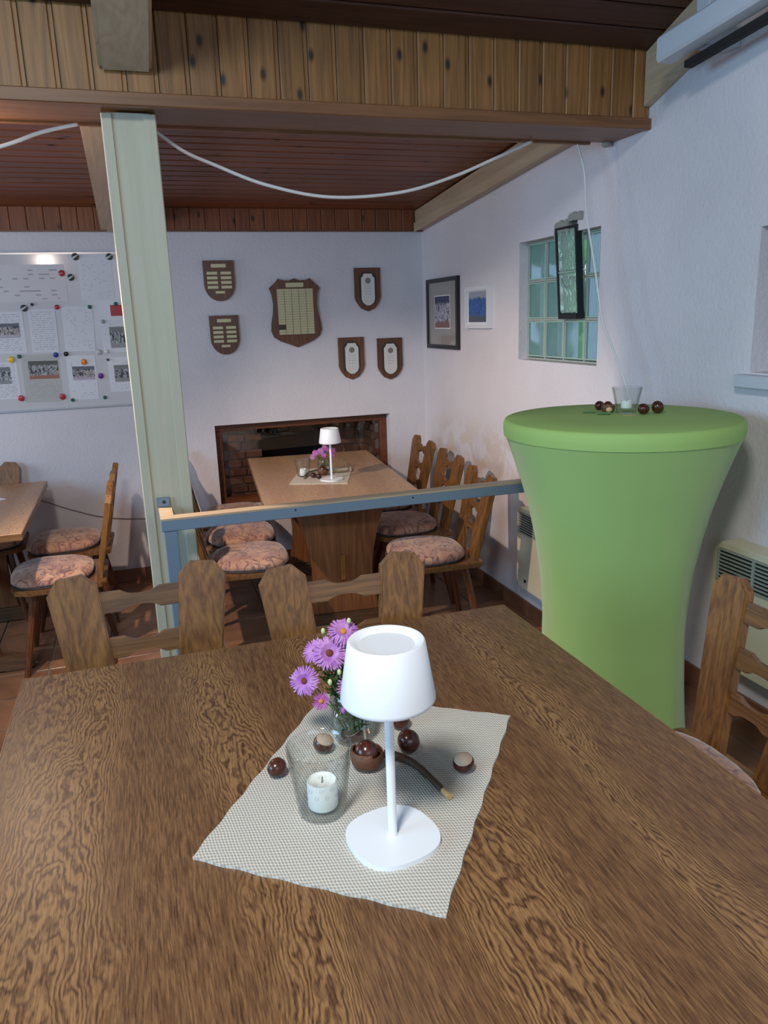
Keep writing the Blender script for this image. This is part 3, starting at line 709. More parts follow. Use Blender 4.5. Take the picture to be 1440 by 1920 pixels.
# rough broken plaster above the vent
rp = bmesh.new()
def jag(y0, y1, z0, z1, x0, x1, n=9):
    top = [(y0+(y1-y0)*q/n, z1+random.uniform(-0.010, 0.008)) for q in range(n+1)]
    bot = [(y1-(y1-y0)*q/n, z0+random.uniform(-0.004, 0.004)) for q in range(n+1)]
    me = bpy.data.meshes.new('t'); p_ = prism(top+bot, x0, x1, 'yz', bev=0.003); p_.to_mesh(me); p_.free(); rp.from_mesh(me); bpy.data.meshes.remove(me)
jag(3.185, 3.30, 2.058, 2.090, WX-0.012, WX+0.03); jag(3.30, 3.425, 2.018, 2.066, WX-0.010, WX+0.03)
jag(3.395, 3.435, 2.000, 2.040, WX-0.006, WX+0.02, 5)
link('broken_plaster', rp, 'concrete', wall_right)['kind'] = 'stuff'
# hedge and outdoor ground beyond the window
hb = bmesh.new()
for q in range(420):
    sphere(hb, (3.5+random.uniform(-0.35, 0.35), random.uniform(3.6, 8.5), random.uniform(0.6, 2.7)), random.uniform(0.09, 0.16), seg=6, ring=4)
tag(link('hedge', hb, 'hedge'), 'green hedge outside, dimly seen through the glass block window', 'hedge')
struct('trim_8', bx(2.4, 0.0, -0.1, 8.0, 10.0, 0.0), 'mortar')

# ---------------------------------------------------------------- niche window at the right edge
nw = struct('window_2', bx(WX+0.17, NW[0]+0.002, NW[2]+0.002, WX+0.20, NW[0]+0.04, NW[3]-0.002), 'dark_metal')
link('window_frame', bx(WX+0.17, NW[0]+0.041, NW[3]-0.03, WX+0.20, NW[1]-0.003, NW[3]-0.002), 'dark_metal', nw)
link('window_frame', bx(WX+0.17, NW[0]+0.041, NW[2]+0.002, WX+0.20, NW[1]-0.003, NW[2]+0.03), 'dark_metal', nw)
link('window_frame', bx(WX+0.17, NW[1]-0.035, NW[2]+0.031, WX+0.20, NW[1]-0.003, NW[3]-0.031), 'dark_metal', nw)
link('dark_sheet', bx(WX+0.215, NW[0]+0.01, NW[2]+0.01, WX+0.225, NW[1]-0.004, NW[3]-0.01), plain('dark_blue_sheet', (0.02, 0.03, 0.05, 1), 0.5), nw)  # dark sheet filling the window behind its pane
link('glass_pane', bx(WX+0.183, NW[0]+0.042, NW[2]+0.031, WX+0.187, NW[1]-0.036, NW[3]-0.031), 'pane', nw)
link('window_sill', bx(WX-0.045, NW[0]-0.05, NW[2]-0.042, WX+0.168, NW[1]-0.004, NW[2]-0.001, bev=0.004), 'offwhite', nw) if False else None
struct('trim_9', bx(WX-0.040, NW[0]-0.05, NW[2]-0.050, WX-0.0005, NW[1]+0.030, NW[2]-0.006, bev=0.004), 'casing')

# ---------------------------------------------------------------- casing under the front roof slope
def box_between(bm, p, q, ux, uz, w, h):
    """long box from p to q with cross-section axes ux, uz (chamfered)"""
    p, q, ux, uz = map(Vector, (p, q, ux, uz)); c = 0.22
    pr = [(-1+c, -1), (1-c, -1), (1, -1+c), (1, 1-c), (1-c, 1), (-1+c, 1), (-1, 1-c), (-1, -1+c)]
    A = [bm.verts.new(p+ux*w/2*a+uz*h/2*b) for a, b in pr]; B = [bm.verts.new(q+ux*w/2*a+uz*h/2*b) for a, b in pr]
    bm.faces.new(A); bm.faces.new(B[::-1])
    for i in range(8): bm.faces.new((A[i], B[i], B[(i+1) % 8], A[(i+1) % 8]))
    return bm
cs = thing('blind_casing', 'long pale grey casing above a black bar under the roof at right', 'casing', (1.86, 2.44, 2.49))
b_ = box_between(bmesh.new(), (-0.06, -0.02, 0.0), (0.055, -1.3, 0.150), (1, 0, 0), (0, 0, 1), 0.07, 0.078); link('casing', b_, 'casing', cs, smooth=25)
b_ = box_between(bmesh.new(), (-0.005, -0.07, -0.053), (0.085, -1.3, 0.085), (1, 0, 0), (0, 0, 1), 0.035, 0.022); link('black_bar', b_, 'soft_black', cs)
link('bracket', bx(-0.01, -0.16, -0.02, 0.122, -0.10, 0.14, bev=0.002), 'casing', cs)

# ---------------------------------------------------------------- convector heaters
def heater(y0, y1, z0, label):
    h = thing('wall_heater', label, 'heater', (WX-0.001, (y0+y1)/2, z0), 0, 'convector heaters on the right wall')
    a, b = -(y1-y0)/2, (y1-y0)/2; H = 0.447; D = -0.083
    link('casing', prism([(a+0.03, 0), (b-0.03, 0), (b, 0.03), (b, H-0.035), (b-0.035, H), (a+0.035, H), (a, H-0.035), (a, 0.03)], D, 0, 'yz', bev=0.003), 'heater', h)
    g = link('grille', bx(D-0.003, a+0.028, H-0.135, D-0.0005, b-0.028, H-0.022), 'grille_dark', h)
    n = 8
    for q in range(n+1):
        z = H-0.132+q*0.1075/n
        link('grille_slat', bx(D-0.010, a+0.030, z-0.0022, D-0.0032, b-0.030, z+0.0022), 'heater_grey', g)
    for q in range(5):
        y = a+0.034+(b-a-0.068)*q/4
        link('grille_divider', bx(D-0.011, y-0.004, H-0.134, D-0.0032, y+0.004, H-0.022), 'heater_grey', g)
    link('knob', tube([(D-0.006, b-0.10, 0.05), (D, b-0.10, 0.05)], 0.009, 12), 'grille_dark', h)
    return h
heater(2.90, 3.625, 0.205, 'cream convector heater on the lower wall behind the green bar table')
heater(1.42, 2.140, STEP+0.205, 'cream convector heater at the right edge behind the single near chair')

# ---------------------------------------------------------------- chairs
def make_chair():
    t = thing('dining_chair', 'x', 'chair')
    def outline(yf, yb, wf, wb, n=2.8, k=26, dy=0.0):
        pts = []
        for i in range(k):
            a = 2*math.pi*i/k; c, s = math.cos(a), math.sin(a)
            u = math.copysign(abs(c)**(2/n), c); v = math.copysign(abs(s)**(2/n), s)
            yy = (yf+yb)/2+v*(yf-yb)/2; w = wb+(wf-wb)*(yy-yb)/(yf-yb); pts.append((u*w/2, yy))
        return pts
    brd = [(-0.19, -0.225), (0.19, -0.225), (0.215, -0.20), (0.232, 0.13), (0.20, 0.195), (0.12, 0.222), (-0.12, 0.222), (-0.20, 0.195), (-0.232, 0.13), (-0.215, -0.20)]
    link('seat_board', prism(brd, 0.418, 0.444, 'xy', bev=0.004), 'chair_x', t)
    bm = bmesh.new(); prof = [(0.0, 0.94), (0.012, 1.0), (0.028, 0.985), (0.040, 0.93), (0.050, 0.80), (0.056, 0.55), (0.058, 0.25)]
    base = outline(0.228, -0.165, 0.455, 0.385); rings = []
    for z, s in prof: rings.append([bm.verts.new((x*s, 0.03+(y-0.03)*s, 0.4495+z*1.05)) for x, y in base])
    n = len(base)
    for A, B in zip(rings, rings[1:]):
        for i in range(n): bm.faces.new((A[i], A[(i+1) % n], B[(i+1) % n], B[i]))
    bm.faces.new(rings[0][::-1]); c = bm.verts.new((0, 0.03, 0.4495+0.0585*1.05))
    for i in range(n): bm.faces.new((rings[-1][i], rings[-1][(i+1) % n], c))
    cu = link('cushion', bm, 'fabric', t, smooth=60)
    pp = [Vector((x*0.985, 0.03+(y-0.03)*0.985, 0.4482)) for x, y in base]; pp.append(pp[0])
    link('piping', tube(pp, 0.0042, 6, caps=False), 'piping', cu)
    rec = R(12); L = 0.445
    def back_m():   # back plane: u across, v up, w thickness
        return Matrix(((1, 0, 0, 0), (0, math.cos(rec), -math.sin(rec), -0.178), (0, math.sin(rec), math.cos(rec), 0.4445), (0, 0, 0, 1)))
    BM = back_m()
    for s in (-1, 1):
        wt, wb_, c = 0.0575, 0.049, 0.033
        pts = [(-wb_, 0), (wb_, 0), (wt, L-c), (wt-c*0.85, L), (-wt+c*0.85, L), (-wt, L-c)]
        p = prism(pts, -0.030, 0.0, 'xz', bev=0.0035)
        p.transform(BM @ Matrix.Translation((s*0.104, 0, 0.0)) @ Matrix.Rotation(s*R(6.8), 4, 'Y'))
        link('back_post', p, 'chair_z', t)
    for v, wd_ in ((L-0.075, 0.108), (L-0.188, 0.094), (L-0.300, 0.081)):
        h, k = 0.026, 0.0115; hl = wd_+0.012
        prof2 = [(-hl, h), (-0.046, h), (-0.035, h-0.0065), (-0.024, k+0.0035), (-0.010, k), (0.010, k), (0.024, k+0.0035), (0.035, h-0.0065), (0.046, h), (hl, h)]
        pts = [(u, v+d) for u, d in prof2]+[(u, v-d) for u, d in reversed(prof2)]
        p = prism(pts, -0.024, -0.007, 'xz', bev=0.002); p.transform(BM); link('back_slat', p, 'chair_x', t)
    for sx in (-1, 1):
        for sy in (-1, 1):
            top = Vector((sx*0.135, sy*0.125-0.01, 0.418)); bot = Vector((sx*0.195, sy*0.205-0.01, 0.0))
            lg = tube([top, top.lerp(bot, 0.5), bot], 0.023, 8, r1=0.014)
            for v in lg.verts: v.co.z = max(v.co.z, 0.0) if v.co.z < 0.2 else min(v.co.z, 0.4178)
            link('leg', lg, 'chair_leg', t)
    return t
proto = make_chair(); used = False
def chair(x, y, rz, z, label, group):
    global used
    c = proto if not used else copy_tree(proto); used = True
    c.location = (x, y, z); c.rotation_euler = (0, 0, R(rz)); c['label'] = label; c['group'] = group; return c
NG, FG, LG = 'oak chairs around the near table', 'oak chairs around the far table', 'oak chairs around the left table'
chair(-0.032, 1.616, 181.5, STEP, 'dark oak chair left of two facing the camera across the near table', NG)
chair(0.440, 1.485, 179.0, STEP, 'dark oak chair right of two facing the camera, behind the near flowers', NG)
chair(1.035, 1.245, 90, STEP, 'dark oak chair at the right edge in front of a wall heater', NG).scale = (0.95, 0.95, 0.95)
chair(1.395, 3.62, 84, 0, 'oak chair nearest the railing on the right of the far table', FG)
chair(1.47, 4.20, 86, 0, 'oak chair in the middle on the right of the far table', FG)
chair(1.52, 4.78, 87, 0, 'oak chair nearest the back wall on the right of the far table', FG)
chair(0.455, 3.90, -93, 0, 'oak chair nearest the column on the left of the far table', FG)
chair(0.470, 4.38, -93, 0, 'oak chair in the middle on the left of the far table', FG)
chair(0.500, 4.88, -94, 0, 'oak chair by the hearth on the left of the far table', FG)
chair(-0.455, 4.07, 90, 0, 'oak chair nearest the camera on the right of the left table', LG)
chair(-0.440, 4.66, 88, 0, 'oak chair farther back on the right of the left table', LG)
chair(-0.93, 4.885, 180, 0, 'oak chair at the wall end behind the left table', LG)

# ---------------------------------------------------------------- tables
def trestle_table(label, loc, rz, w, l, zt, top_mat, th=0.034, ends=(0.27, 0.27), near_edge=None):
    t = thing('trestle_table', label, 'table', loc, rz)
    link('tabletop', bx(-w/2, -l/2, zt-th, w/2, l/2, zt, bev=0.002), top_mat, t)
    e = bmesh.new()
    for a in ((-w/2-0.0022, -l/2-0.0022, zt-th+0.002, -w/2-0.0001, l/2+0.0022, zt-0.0015), (w/2+0.0001, -l/2-0.0022, zt-th+0.002, w/2+0.0022, l/2+0.0022, zt-0.0015), (-w/2, -l/2-0.0022, zt-th+0.002, w/2, -l/2-0.0001, zt-0.0015), (-w/2, l/2+0.0001, zt-th+0.002, w/2, l/2+0.0022, zt-0.0015)): box(e, *a)
    link('edge_band', e, 'table_edge', t)
    zb = zt-th
    for s, ins in ((-1, ends[0]), (1, ends[1])):
        y = s*(l/2-ins)
        link('top_batten', bx(-w*0.38, y-0.035, zb-0.045, w*0.38, y+0.035, zb-0.001, bev=0.004), 'trestle_dark', t)
        f0 = 0.085
        H = zb-0.046-f0; side = []
        for q in range(13):
            u = q/12; ww = 0.165+0.085*(abs(u-0.38)/0.62)**1.7 if u > 0.38 else 0.165+0.035*((0.38-u)/0.38)**1.5
            side.append((ww*w/0.82, f0+H*u))
        link('trestle_board', prism([(x_, z_) for x_, z_ in side]+[(-x_, z_) for x_, z_ in reversed(side)], y-0.022, y+0.022, 'xz', bev=0.004), 'trestle', t)
        ft = [(-0.33, 0), (-0.22, 0), (-0.20, 0.015), (0.20, 0.015), (0.22, 0), (0.33, 0), (0.345, 0.02), (0.335, 0.055), (0.24, 0.084), (-0.24, 0.084), (-0.335, 0.055), (-0.345, 0.02)]
        link('foot', prism([(a*w/0.82, b) for a, b in ft], y-0.035, y+0.035, 'xz', bev=0.005), 'trestle_dark', t)
        link('tenon_wedge', prism([(-0.012, 0.28), (0.012, 0.28), (0.017, 0.42), (-0.017, 0.42)], y+s*0.0225, y+s*0.046, 'xz', bev=0.003), 'chair_z', t)
    link('stretcher', bx(-0.016, -(l/2-ends[0])+0.023, 0.30, 0.016, (l/2-ends[1])-0.023, 0.40, bev=0.004), 'trestle_dark', t)
    return t
nt = trestle_table('large dark oak table in the foreground carrying the near lamp and knitted mat', (0.2665, 0.560, STEP), 0, 1.096, 2.132, 0.75, 'table_top', 0.026, (0.5, 0.52))
ft_ = trestle_table('light brown oak table with a lamp in front of the fireplace', (1.025, 4.395, 0), R(-5.0), 0.82, 1.50, 0.768, 'table_top_far')
lt = trestle_table('oak table at the left edge with a white paper on it', (-0.972, 4.375, 0), R(0.3), 0.82, 1.29, 0.762, 'table_top_far')
tag(link('paper_sheet', bx(-0.10, -0.07, 0, 0.10, 0.07, 0.0012), 'white_mat', None, (-0.850, 4.56, 0.7625)), 'white folded paper lying on the left table', 'paper').rotation_euler = (0, 0, R(35))

# ---------------------------------------------------------------- bar table with stretch cover
bt = thing('bar_table', 'round high bar table under a lime green stretch cover', 'table', (1.507, 2.164, STEP))
RT = 0.379; HT = 1.11
def lobes(a, z):
    k = min(1.0, max(0.0, (1.06-z)/0.7))
    return 1+0.11*k*((1-abs(math.sin(2*(a-R(13)))))-0.42)
prof = [(0.275, 0.012), (0.266, 0.10), (0.258, 0.20), (0.252, 0.32), (0.250, 0.42), (0.254, 0.52), (0.264, 0.62), (0.280, 0.72), (0.301, 0.82), (0.326, 0.91), (0.348, 0.98), (0.3665, 1.035), (0.3765, 1.062)]
link('stretch_cover', lathe([(r, z) for r, z in prof], 96, shape=lobes), 'green', bt, smooth=180)
link('cover_top', lathe([(0.3745, 1.056), (0.3780, 1.057), (0.3800, 1.075), (0.3798, 1.096), (0.375, 1.107), (0.368, 1.110), (0.20, 1.110), (0.0, 1.110)], 96), 'green_hem', bt, smooth=50)
link('tabletop', lathe([(0, 1.072), (0.36, 1.072), (0.36, 1.098), (0, 1.098)], 48), 'trestle_dark', bt)
link('pole', lathe([(0.035, 0.03), (0.035, 1.07)], 16), 'metal', bt)
for q in range(4):
    a = R(13+90*q)
    link('foot', tube([(0.03*math.cos(a), 0.03*math.sin(a), 0.04), (0.27*math.cos(a), 0.27*math.sin(a), 0.014)], 0.014, 8), 'metal', bt)

# ---------------------------------------------------------------- table lamps
def make_lamp():
    t = thing('table_lamp', 'x', 'lamp', group='white cordless table lamps')
    pts = []
    for i in range(48):
        a = 2*math.pi*i/48; n = 2.6; c, s = math.cos(a), math.sin(a)
        pts.append((math.copysign(abs(c)**(2/n), c)*0.0610, math.copysign(abs(s)**(2/n), s)*0.0610))
    link('base', prism(pts, 0, 0.0075, 'xy', bev=0.002), 'white_gloss', t, smooth=40)
    link('pole', lathe([(0.0075, 0.0075), (0.0062, 0.012), (0.0062, 0.24)], 20), 'white_gloss', t, smooth=60)
    link('shade', lathe([(0.056, 0.213), (0.0605, 0.212), (0.0625, 0.215), (0.0625, 0.218), (0.0505, 0.293), (0.0485, 0.2955), (0.0455, 0.2955), (0.038, 0.291), (0.036, 0.2885), (0.054, 0.216), (0.056, 0.213)], 64), 'white_gloss', t, smooth=35)
    link('top_disc', lathe([(0.0, 0.2875), (0.0365, 0.2875), (0.0365, 0.2895), (0.0, 0.2895)], 48), 'white_inner', t)
    link('diffuser', lathe([(0.0, 0.222), (0.0535, 0.222), (0.0535, 0.225), (0.0, 0.225)], 48), 'offwhite', t)
    return t
ZN = 0.96
lamp = make_lamp(); lamp.location = (0.230, 0.869, ZN+0.0045); lamp.rotation_euler = (0, 0, R(12)); lamp['label'] = 'white table lamp in the foreground on the knitted mat'
lamp.location = (0.2732, 0.8756, ZN+0.0045)
lamp2 = copy_tree(lamp); lamp2.location = (1.020, 4.200, 0.768+0.0045); lamp2.rotation_euler = (0, 0, R(40)); lamp2['label'] = 'white table lamp on the far table before the fireplace'

# ---------------------------------------------------------------- mats
def mat_cloth(corners, z, label, mt):
    c0, c1, c2, c3 = [Vector((*c, 0)) for c in corners]; o = (c0+c1+c2+c3)/4
    bm = bmesh.new(); NX, NY = 30, 40; g = {}
    for s, dz in ((0, 0.0), (1, 0.0035)):
        for i in range(NX+1):
            for j in range(NY+1):
                u, v = i/NX, j/NY; p = (c0*(1-u)+c1*u)*(1-v)+(c3*(1-u)+c2*u)*v-o
                p += Vector((0.0016*math.sin(v*43+1)*(1 if i in (0, NX) else 0), 0.0016*math.sin(u*37)*(1 if j in (0, NY) else 0), 0))
                p.z = dz+(0.0007*math.sin(u*9+v*4)+0.0007 if s else 0)
                g[s, i, j] = bm.verts.new(p)
    for i in range(NX):
        for j in range(NY):
            bm.faces.new([g[1, i, j], g[1, i+1, j], g[1, i+1, j+1], g[1, i, j+1]]); bm.faces.new([g[0, i, j], g[0, i, j+1], g[0, i+1, j+1], g[0, i+1, j]])
    edge = [(i, 0) for i in range(NX)]+[(NX, j) for j in range(NY)]+[(i, NY) for i in range(NX, 0, -1)]+[(0, j) for j in range(NY, 0, -1)]
    for a, b in zip(edge, edge[1:]+edge[:1]): bm.faces.new([g[0, a[0], a[1]], g[0, b[0], b[1]], g[1, b[0], b[1]], g[1, a[0], a[1]]])
    # rotate mesh so the weave follows the cloth
    ang = math.atan2((c1-c0).y, (c1-c0).x); bm.transform(Matrix.Rotation(-ang, 4, 'Z'))
    m = link('placemat', bm, mt, None, (o.x, o.y, z), smooth=40); m.rotation_euler = (0, 0, ang)
    tag(m, label, 'placemat', 'knitted place mats'); return m
mat_cloth([(0.007, 0.935), (0.287, 0.722), (0.577, 1.121), (0.285, 1.325)], ZN+0.0002, 'off-white knitted mat in the foreground under the near lamp', 'weave')
mat_cloth([(0.772, 4.200), (1.075, 4.065), (1.234, 4.524), (0.929, 4.607)], 0.7682, 'cream knitted mat on the far table', 'weave_far')

# ---------------------------------------------------------------- glasses with candles
def tumbler(name, label, loc, rt, rb, h, dimples, group=None, th=0.0028, base=0.007):
    t = thing(name, label, 'glass', loc, 0, group)
    prof = [(0, 0), (rb*0.92, 0), (rb, 0.002)]+[(rb+(rt-rb)*q/8, 0.002+(h-0.002)*q/8) for q in range(1, 9)]+[(rt-th*0.5, h+0.0012), (rt-th, h)]
    prof += [(rb+(rt-rb)*q/8-th, 0.002+(h-0.002)*q/8) for q in range(7, 0, -1) if 0.002+(h-0.002)*q/8 > base+0.004]+[(rb-th*0.6, base), (0, base)]
    link('tumbler', lathe(prof, 56), 'glass_drops' if dimples else 'glass', t, smooth=50)
    return t, base
def candle(label, loc, r, h, group=None):
    c = thing('candle', label, 'candle', loc, 0, group)
    link('wax', lathe([(0, 0), (r*0.96, 0), (r, 0.002), (r, h-0.003), (r*0.94, h), (r*0.80, h-0.004), (0, h-0.0055)], 28), 'wax', c, smooth=45)
    link('wick', tube([(0, 0, h-0.006), (0.0012, 0, h+0.004)], 0.0008, 6), 'wick', c); return c
_, bs = tumbler('candle_glass', 'clear tumbler with raised drops on the near mat beside the lamp', (0.197, 0.973, ZN+0.0048), 0.0475, 0.0345, 0.105, True, 'tumblers with drop relief')
candle('white candle inside the near dimpled tumbler', (0.199, 0.975, ZN+0.0048+bs+0.0002), 0.0220, 0.041)
_, bs = tumbler('candle_glass', 'clear tumbler with raised drops on the far table mat', (0.892, 4.375, 0.7728), 0.0475, 0.0345, 0.105, True, 'tumblers with drop relief')
candle('white candle inside the tumbler on the far table', (0.892, 4.375, 0.7728+bs+0.0002), 0.0200, 0.037)
ZB = STEP+HT
_, bs = tumbler('candle_glass', 'flared clear glass with thick foot on the green bar table', (1.572, 2.226, ZB+0.0003), 0.050, 0.031, 0.086, False, None, 0.003, 0.018)
candle('white candle inside the flared glass on the green bar table', (1.572, 2.226, ZB+bs+0.0006), 0.019, 0.024)

# ---------------------------------------------------------------- chestnuts, husks, twigs
def chestnut(label, loc, r, rot, group, hil=True):
    t = thing('chestnut', label, 'chestnut', loc, 0, group); rm = Matrix.Rotation(rot[2], 3, 'Z') @ Matrix.Rotation(rot[1], 3, 'Y') @ Matrix.Rotation(rot[0], 3, 'X')
    b = bmesh.new(); bmesh.ops.create_uvsphere(b, u_segments=20, v_segments=14, radius=1)
    for v in b.verts:
        v.co.x *= r*1.05; v.co.y *= r*0.98; v.co.z *= r*(0.86 if v.co.z < 0 else 1.0)
    b.transform(rm.to_4x4()); lo = min(v.co.z for v in b.verts); bmesh.ops.translate(b, vec=(0, 0, -lo), verts=b.verts)
    s = link('shell', b, 'chestnut', t, smooth=180)
    if hil:
        h = bmesh.new(); bmesh.ops.create_uvsphere(h, u_segments=20, v_segments=16, radius=1)
        bmesh.ops.delete(h, geom=[v for v in h.verts if v.co.z < 0.52], context='VERTS')
        for v in h.verts: v.co.x *= r*1.05*1.012; v.co.y *= r*0.98*1.012; v.co.z *= r*1.012
        h.transform(rm.to_4x4()); bmesh.ops.translate(h, vec=(0, 0, -lo), verts=h.verts); link('pale_scar', h, 'hilum', t, smooth=180)
    return t
ZM = ZN+0.0052
CG = 'chestnuts on the near mat'
chestnut('reddish chestnut on the mat edge left of the near tumbler', (0.150, 1.082, ZM), 0.0155, (R(100), 0, R(40)), CG, False)
chestnut('chestnut with pale scar seen through the near tumbler', (0.236, 1.125, ZM), 0.0165, (R(20), R(15), 0), CG)
chestnut('chestnut with pale scar alone at the right of the near lamp', (0.429, 0.990, ZM), 0.0165, (R(18), R(-12), 0), CG)
chestnut('chestnut just behind the pole under the near lamp shade', (0.379, 1.148, ZM), 0.0165, (R(50), R(120), R(30)), CG, False)
def husk(label, loc, r, rz, group, nut=True):
    t = thing('chestnut_husk', label, 'husk', loc, rz, group)
    b = bmesh.new(); bmesh.ops.create_uvsphere(b, u_segments=22, v_segments=14, radius=r)
    bmesh.ops.delete(b, geom=[v for v in b.verts if v.co.z > r*0.42+0.2*v.co.x], context='VERTS')
    for v in b.verts: v.co *= 1+0.05*math.sin(v.co.x*900)*math.sin(v.co.y*800)
    bmesh.ops.translate(b, vec=(0, 0, r*0.97), verts=b.verts)
    bmesh.ops.solidify(b, geom=b.faces[:], thickness=-0.0025); link('husk_shell', b, 'husk', t, smooth=50)
    n = bmesh.new(); bmesh.ops.create_uvsphere(n, u_segments=18, v_segments=12, radius=r*0.80)
    for v in n.verts: v.co.z *= 1.12
    bmesh.ops.translate(n, vec=(0.001, 0, r*1.08), verts=n.verts); link('nut', n, 'chestnut', t, smooth=180)
    link('husk_rim', prism([(r*0.2, -r*0.9), (r*0.95, -r*0.25), (r*0.85, r*0.2), (r*0.5, -r*0.35)], r*1.1, r*1.18, 'xy'), 'husk_in', t)
    return t
husk('split brown chestnut husk showing its nut beside the near vase', (0.290, 1.052, ZM), 0.0245, R(200), None)
chestnut('almost black chestnut on the twig fork right of the near lamp pole', (0.366, 1.072, ZM), 0.0195, (R(30), R(70), 0), CG, False)
t = thing('twig', 'short dark twig with a pale cut end lying on the near mat', 'twig', (0.365, 1.0, ZM))
link('bark', tube(spline([(-0.042, 0.066, 0.010), (-0.020, 0.048, 0.009), (-0.004, 0.022, 0.007), (0.006, -0.020, 0.006), (0.0115, -0.054, 0.0055)], 6), 0.0072, 9, r1=0.0046), 'twig', t, smooth=180)
link('bare_tip', tube([(0.011, -0.050, 0.0055), (0.015, -0.072, 0.0055)], 0.0046, 9, r1=0.0048), 'twig_cut', t, smooth=60)
# far table
FGN = 'chestnuts on the far mat'
chestnut('left of two small chestnuts in front of the far husk', (0.935, 4.300, 0.7732), 0.0165, (R(90), 0, 0), FGN, False)
chestnut('right of two small chestnuts in front of the far husk', (0.958, 4.258, 0.7732), 0.0165, (R(90), 0, 0), FGN, False)
husk('brown chestnut husk below the vase on the far table', (1.005, 4.345, 0.7732), 0.030, R(180), None)
t = thing('twig', 'curved grey-green twig lying left of the far vase', 'twig', (0.955, 4.375, 0.7735))
link('bark', tube(spline([(-0.075, -0.085, 0.006), (-0.06, -0.04, 0.012), (-0.02, 0.03, 0.014), (0.045, 0.10, 0.010), (0.08, 0.14, 0.008)], 6), 0.0065, 8, r1=0.0055), 'twig_grey', t, smooth=180)
t = thing('twig', 'forked antler-like twig standing up right of the far vase', 'twig', (1.14, 4.38, 0.7735))
link('bark', tube(spline([(-0.07, 0.02, 0.008), (-0.03, -0.01, 0.008), (0.025, -0.01, 0.010), (0.030, 0.03, 0.030), (0.012, 0.07, 0.055), (0.004, 0.08, 0.075)], 6), 0.0065, 8, r1=0.003), 'twig_grey', t, smooth=180)
link('branch', tube(spline([(0.014, 0.066, 0.050), (0.030, 0.080, 0.066), (0.034, 0.085, 0.085)], 5), 0.0035, 7, r1=0.002), 'twig_grey', t, smooth=180)
# bar table
BG = 'chestnuts on the green bar table'
ZBT = ZB+0.0004
chestnut('small round dark chestnut farthest left on the green bar table', (1.545, 2.345, ZBT), 0.0165, (R(90), 0, 0), BG, False)
chestnut('dark chestnut touching the right of the flared glass', (1.598, 2.170, ZBT), 0.0185, (R(90), R(20), 0), BG, False)
chestnut('large dark chestnut farthest right on the green bar table', (1.652, 2.168, ZBT), 0.0205, (R(90), R(60), 0), BG, False)
h_ = husk('open chestnut husk left of the glass on the green bar table', (1.528, 2.268, ZBT), 0.0200, R(210), None)
link('pale_flap', sphere(None, Vector((0.012, 0.010, 0.013)), 0.012, 0.011, 0.010, 12, 8), 'husk_in', h_, smooth=180)
for lab, p, q, r_, mt in (('longer green stem at the far left of the bar table', (1.452, 2.300), (1.488, 2.282), 0.0028, 'stem'), ('short thick green stem in front of the bar table husk', (1.470, 2.240), (1.506, 2.218), 0.0042, 'stem')):
    t = thing('stem_piece', lab, 'stem', (p[0], p[1], ZBT))
    link('stem', tube([(0, 0, r_+0.0004), ((q[0]-p[0])/2, (q[1]-p[1])/2, r_*1.1+0.0004), (q[0]-p[0], q[1]-p[1], r_+0.0004)], r_, 8), mt, t, smooth=60)
lf = prism([(-0.022, 0), (-0.012, 0.007), (-0.004, 0.005), (0.004, 0.010), (0.012, 0.005), (0.024, 0.003), (0.014, -0.004), (0.004, -0.009), (-0.008, -0.005)], 0, 0.0015, 'xy')
o = link('leaf', lf, 'twig_cut', None, (1.540, 2.163, ZBT)); tag(o, 'dry orange leaf scrap in front of the flared glass', 'leaf'); o.rotation_euler = (0, 0, R(-30))

# ---------------------------------------------------------------- vases and asters
def vase(label, loc, r, h):
    t = thing('flower_vase', label, 'vase', loc, 0, 'small glass vases of asters')
    prof = [(0, 0), (r*0.80, 0), (r*0.88, 0.003), (r, h*0.35), (r*0.97, h*0.7), (r*1.02, h), (r*1.02-0.0015, h+0.0012), (r*1.02-0.003, h), (r*0.97-0.003, h*0.7), (r-0.003, h*0.35), (r*0.80, 0.007), (0, 0.007)]
    link('glass_body', lathe(prof, 48), 'glass', t, smooth=60)
    link('water', lathe([(0, 0.0075), (r*0.78, 0.0075), (r-0.0036, h*0.35), (r*0.975-0.0036, h*0.55), (0, h*0.55)], 40), 'water', t, smooth=50)
    gl = bmesh.new()
    for q in range(16):
        a = random.uniform(0, 6.28); rr = random.uniform(0, r*0.55)
        p = Vector((rr*math.cos(a), rr*math.sin(a), random.uniform(0.010, h*0.9))); d = Vector((random.uniform(-1, 1), random.uniform(-1, 1), random.uniform(-0.3, 1))).normalized()*0.010
        s = d.cross(Vector((0, 0, 1))).normalized()*0.004
        vs = [gl.verts.new(p-d), gl.verts.new(p+s), gl.verts.new(p+d), gl.verts.new(p-s)]; gl.faces.new(vs)
    bmesh.ops.solidify(gl, geom=gl.faces[:], thickness=0.0006)
    link('leaves', gl, 'leaf', t)['kind'] = 'stuff'
    return t
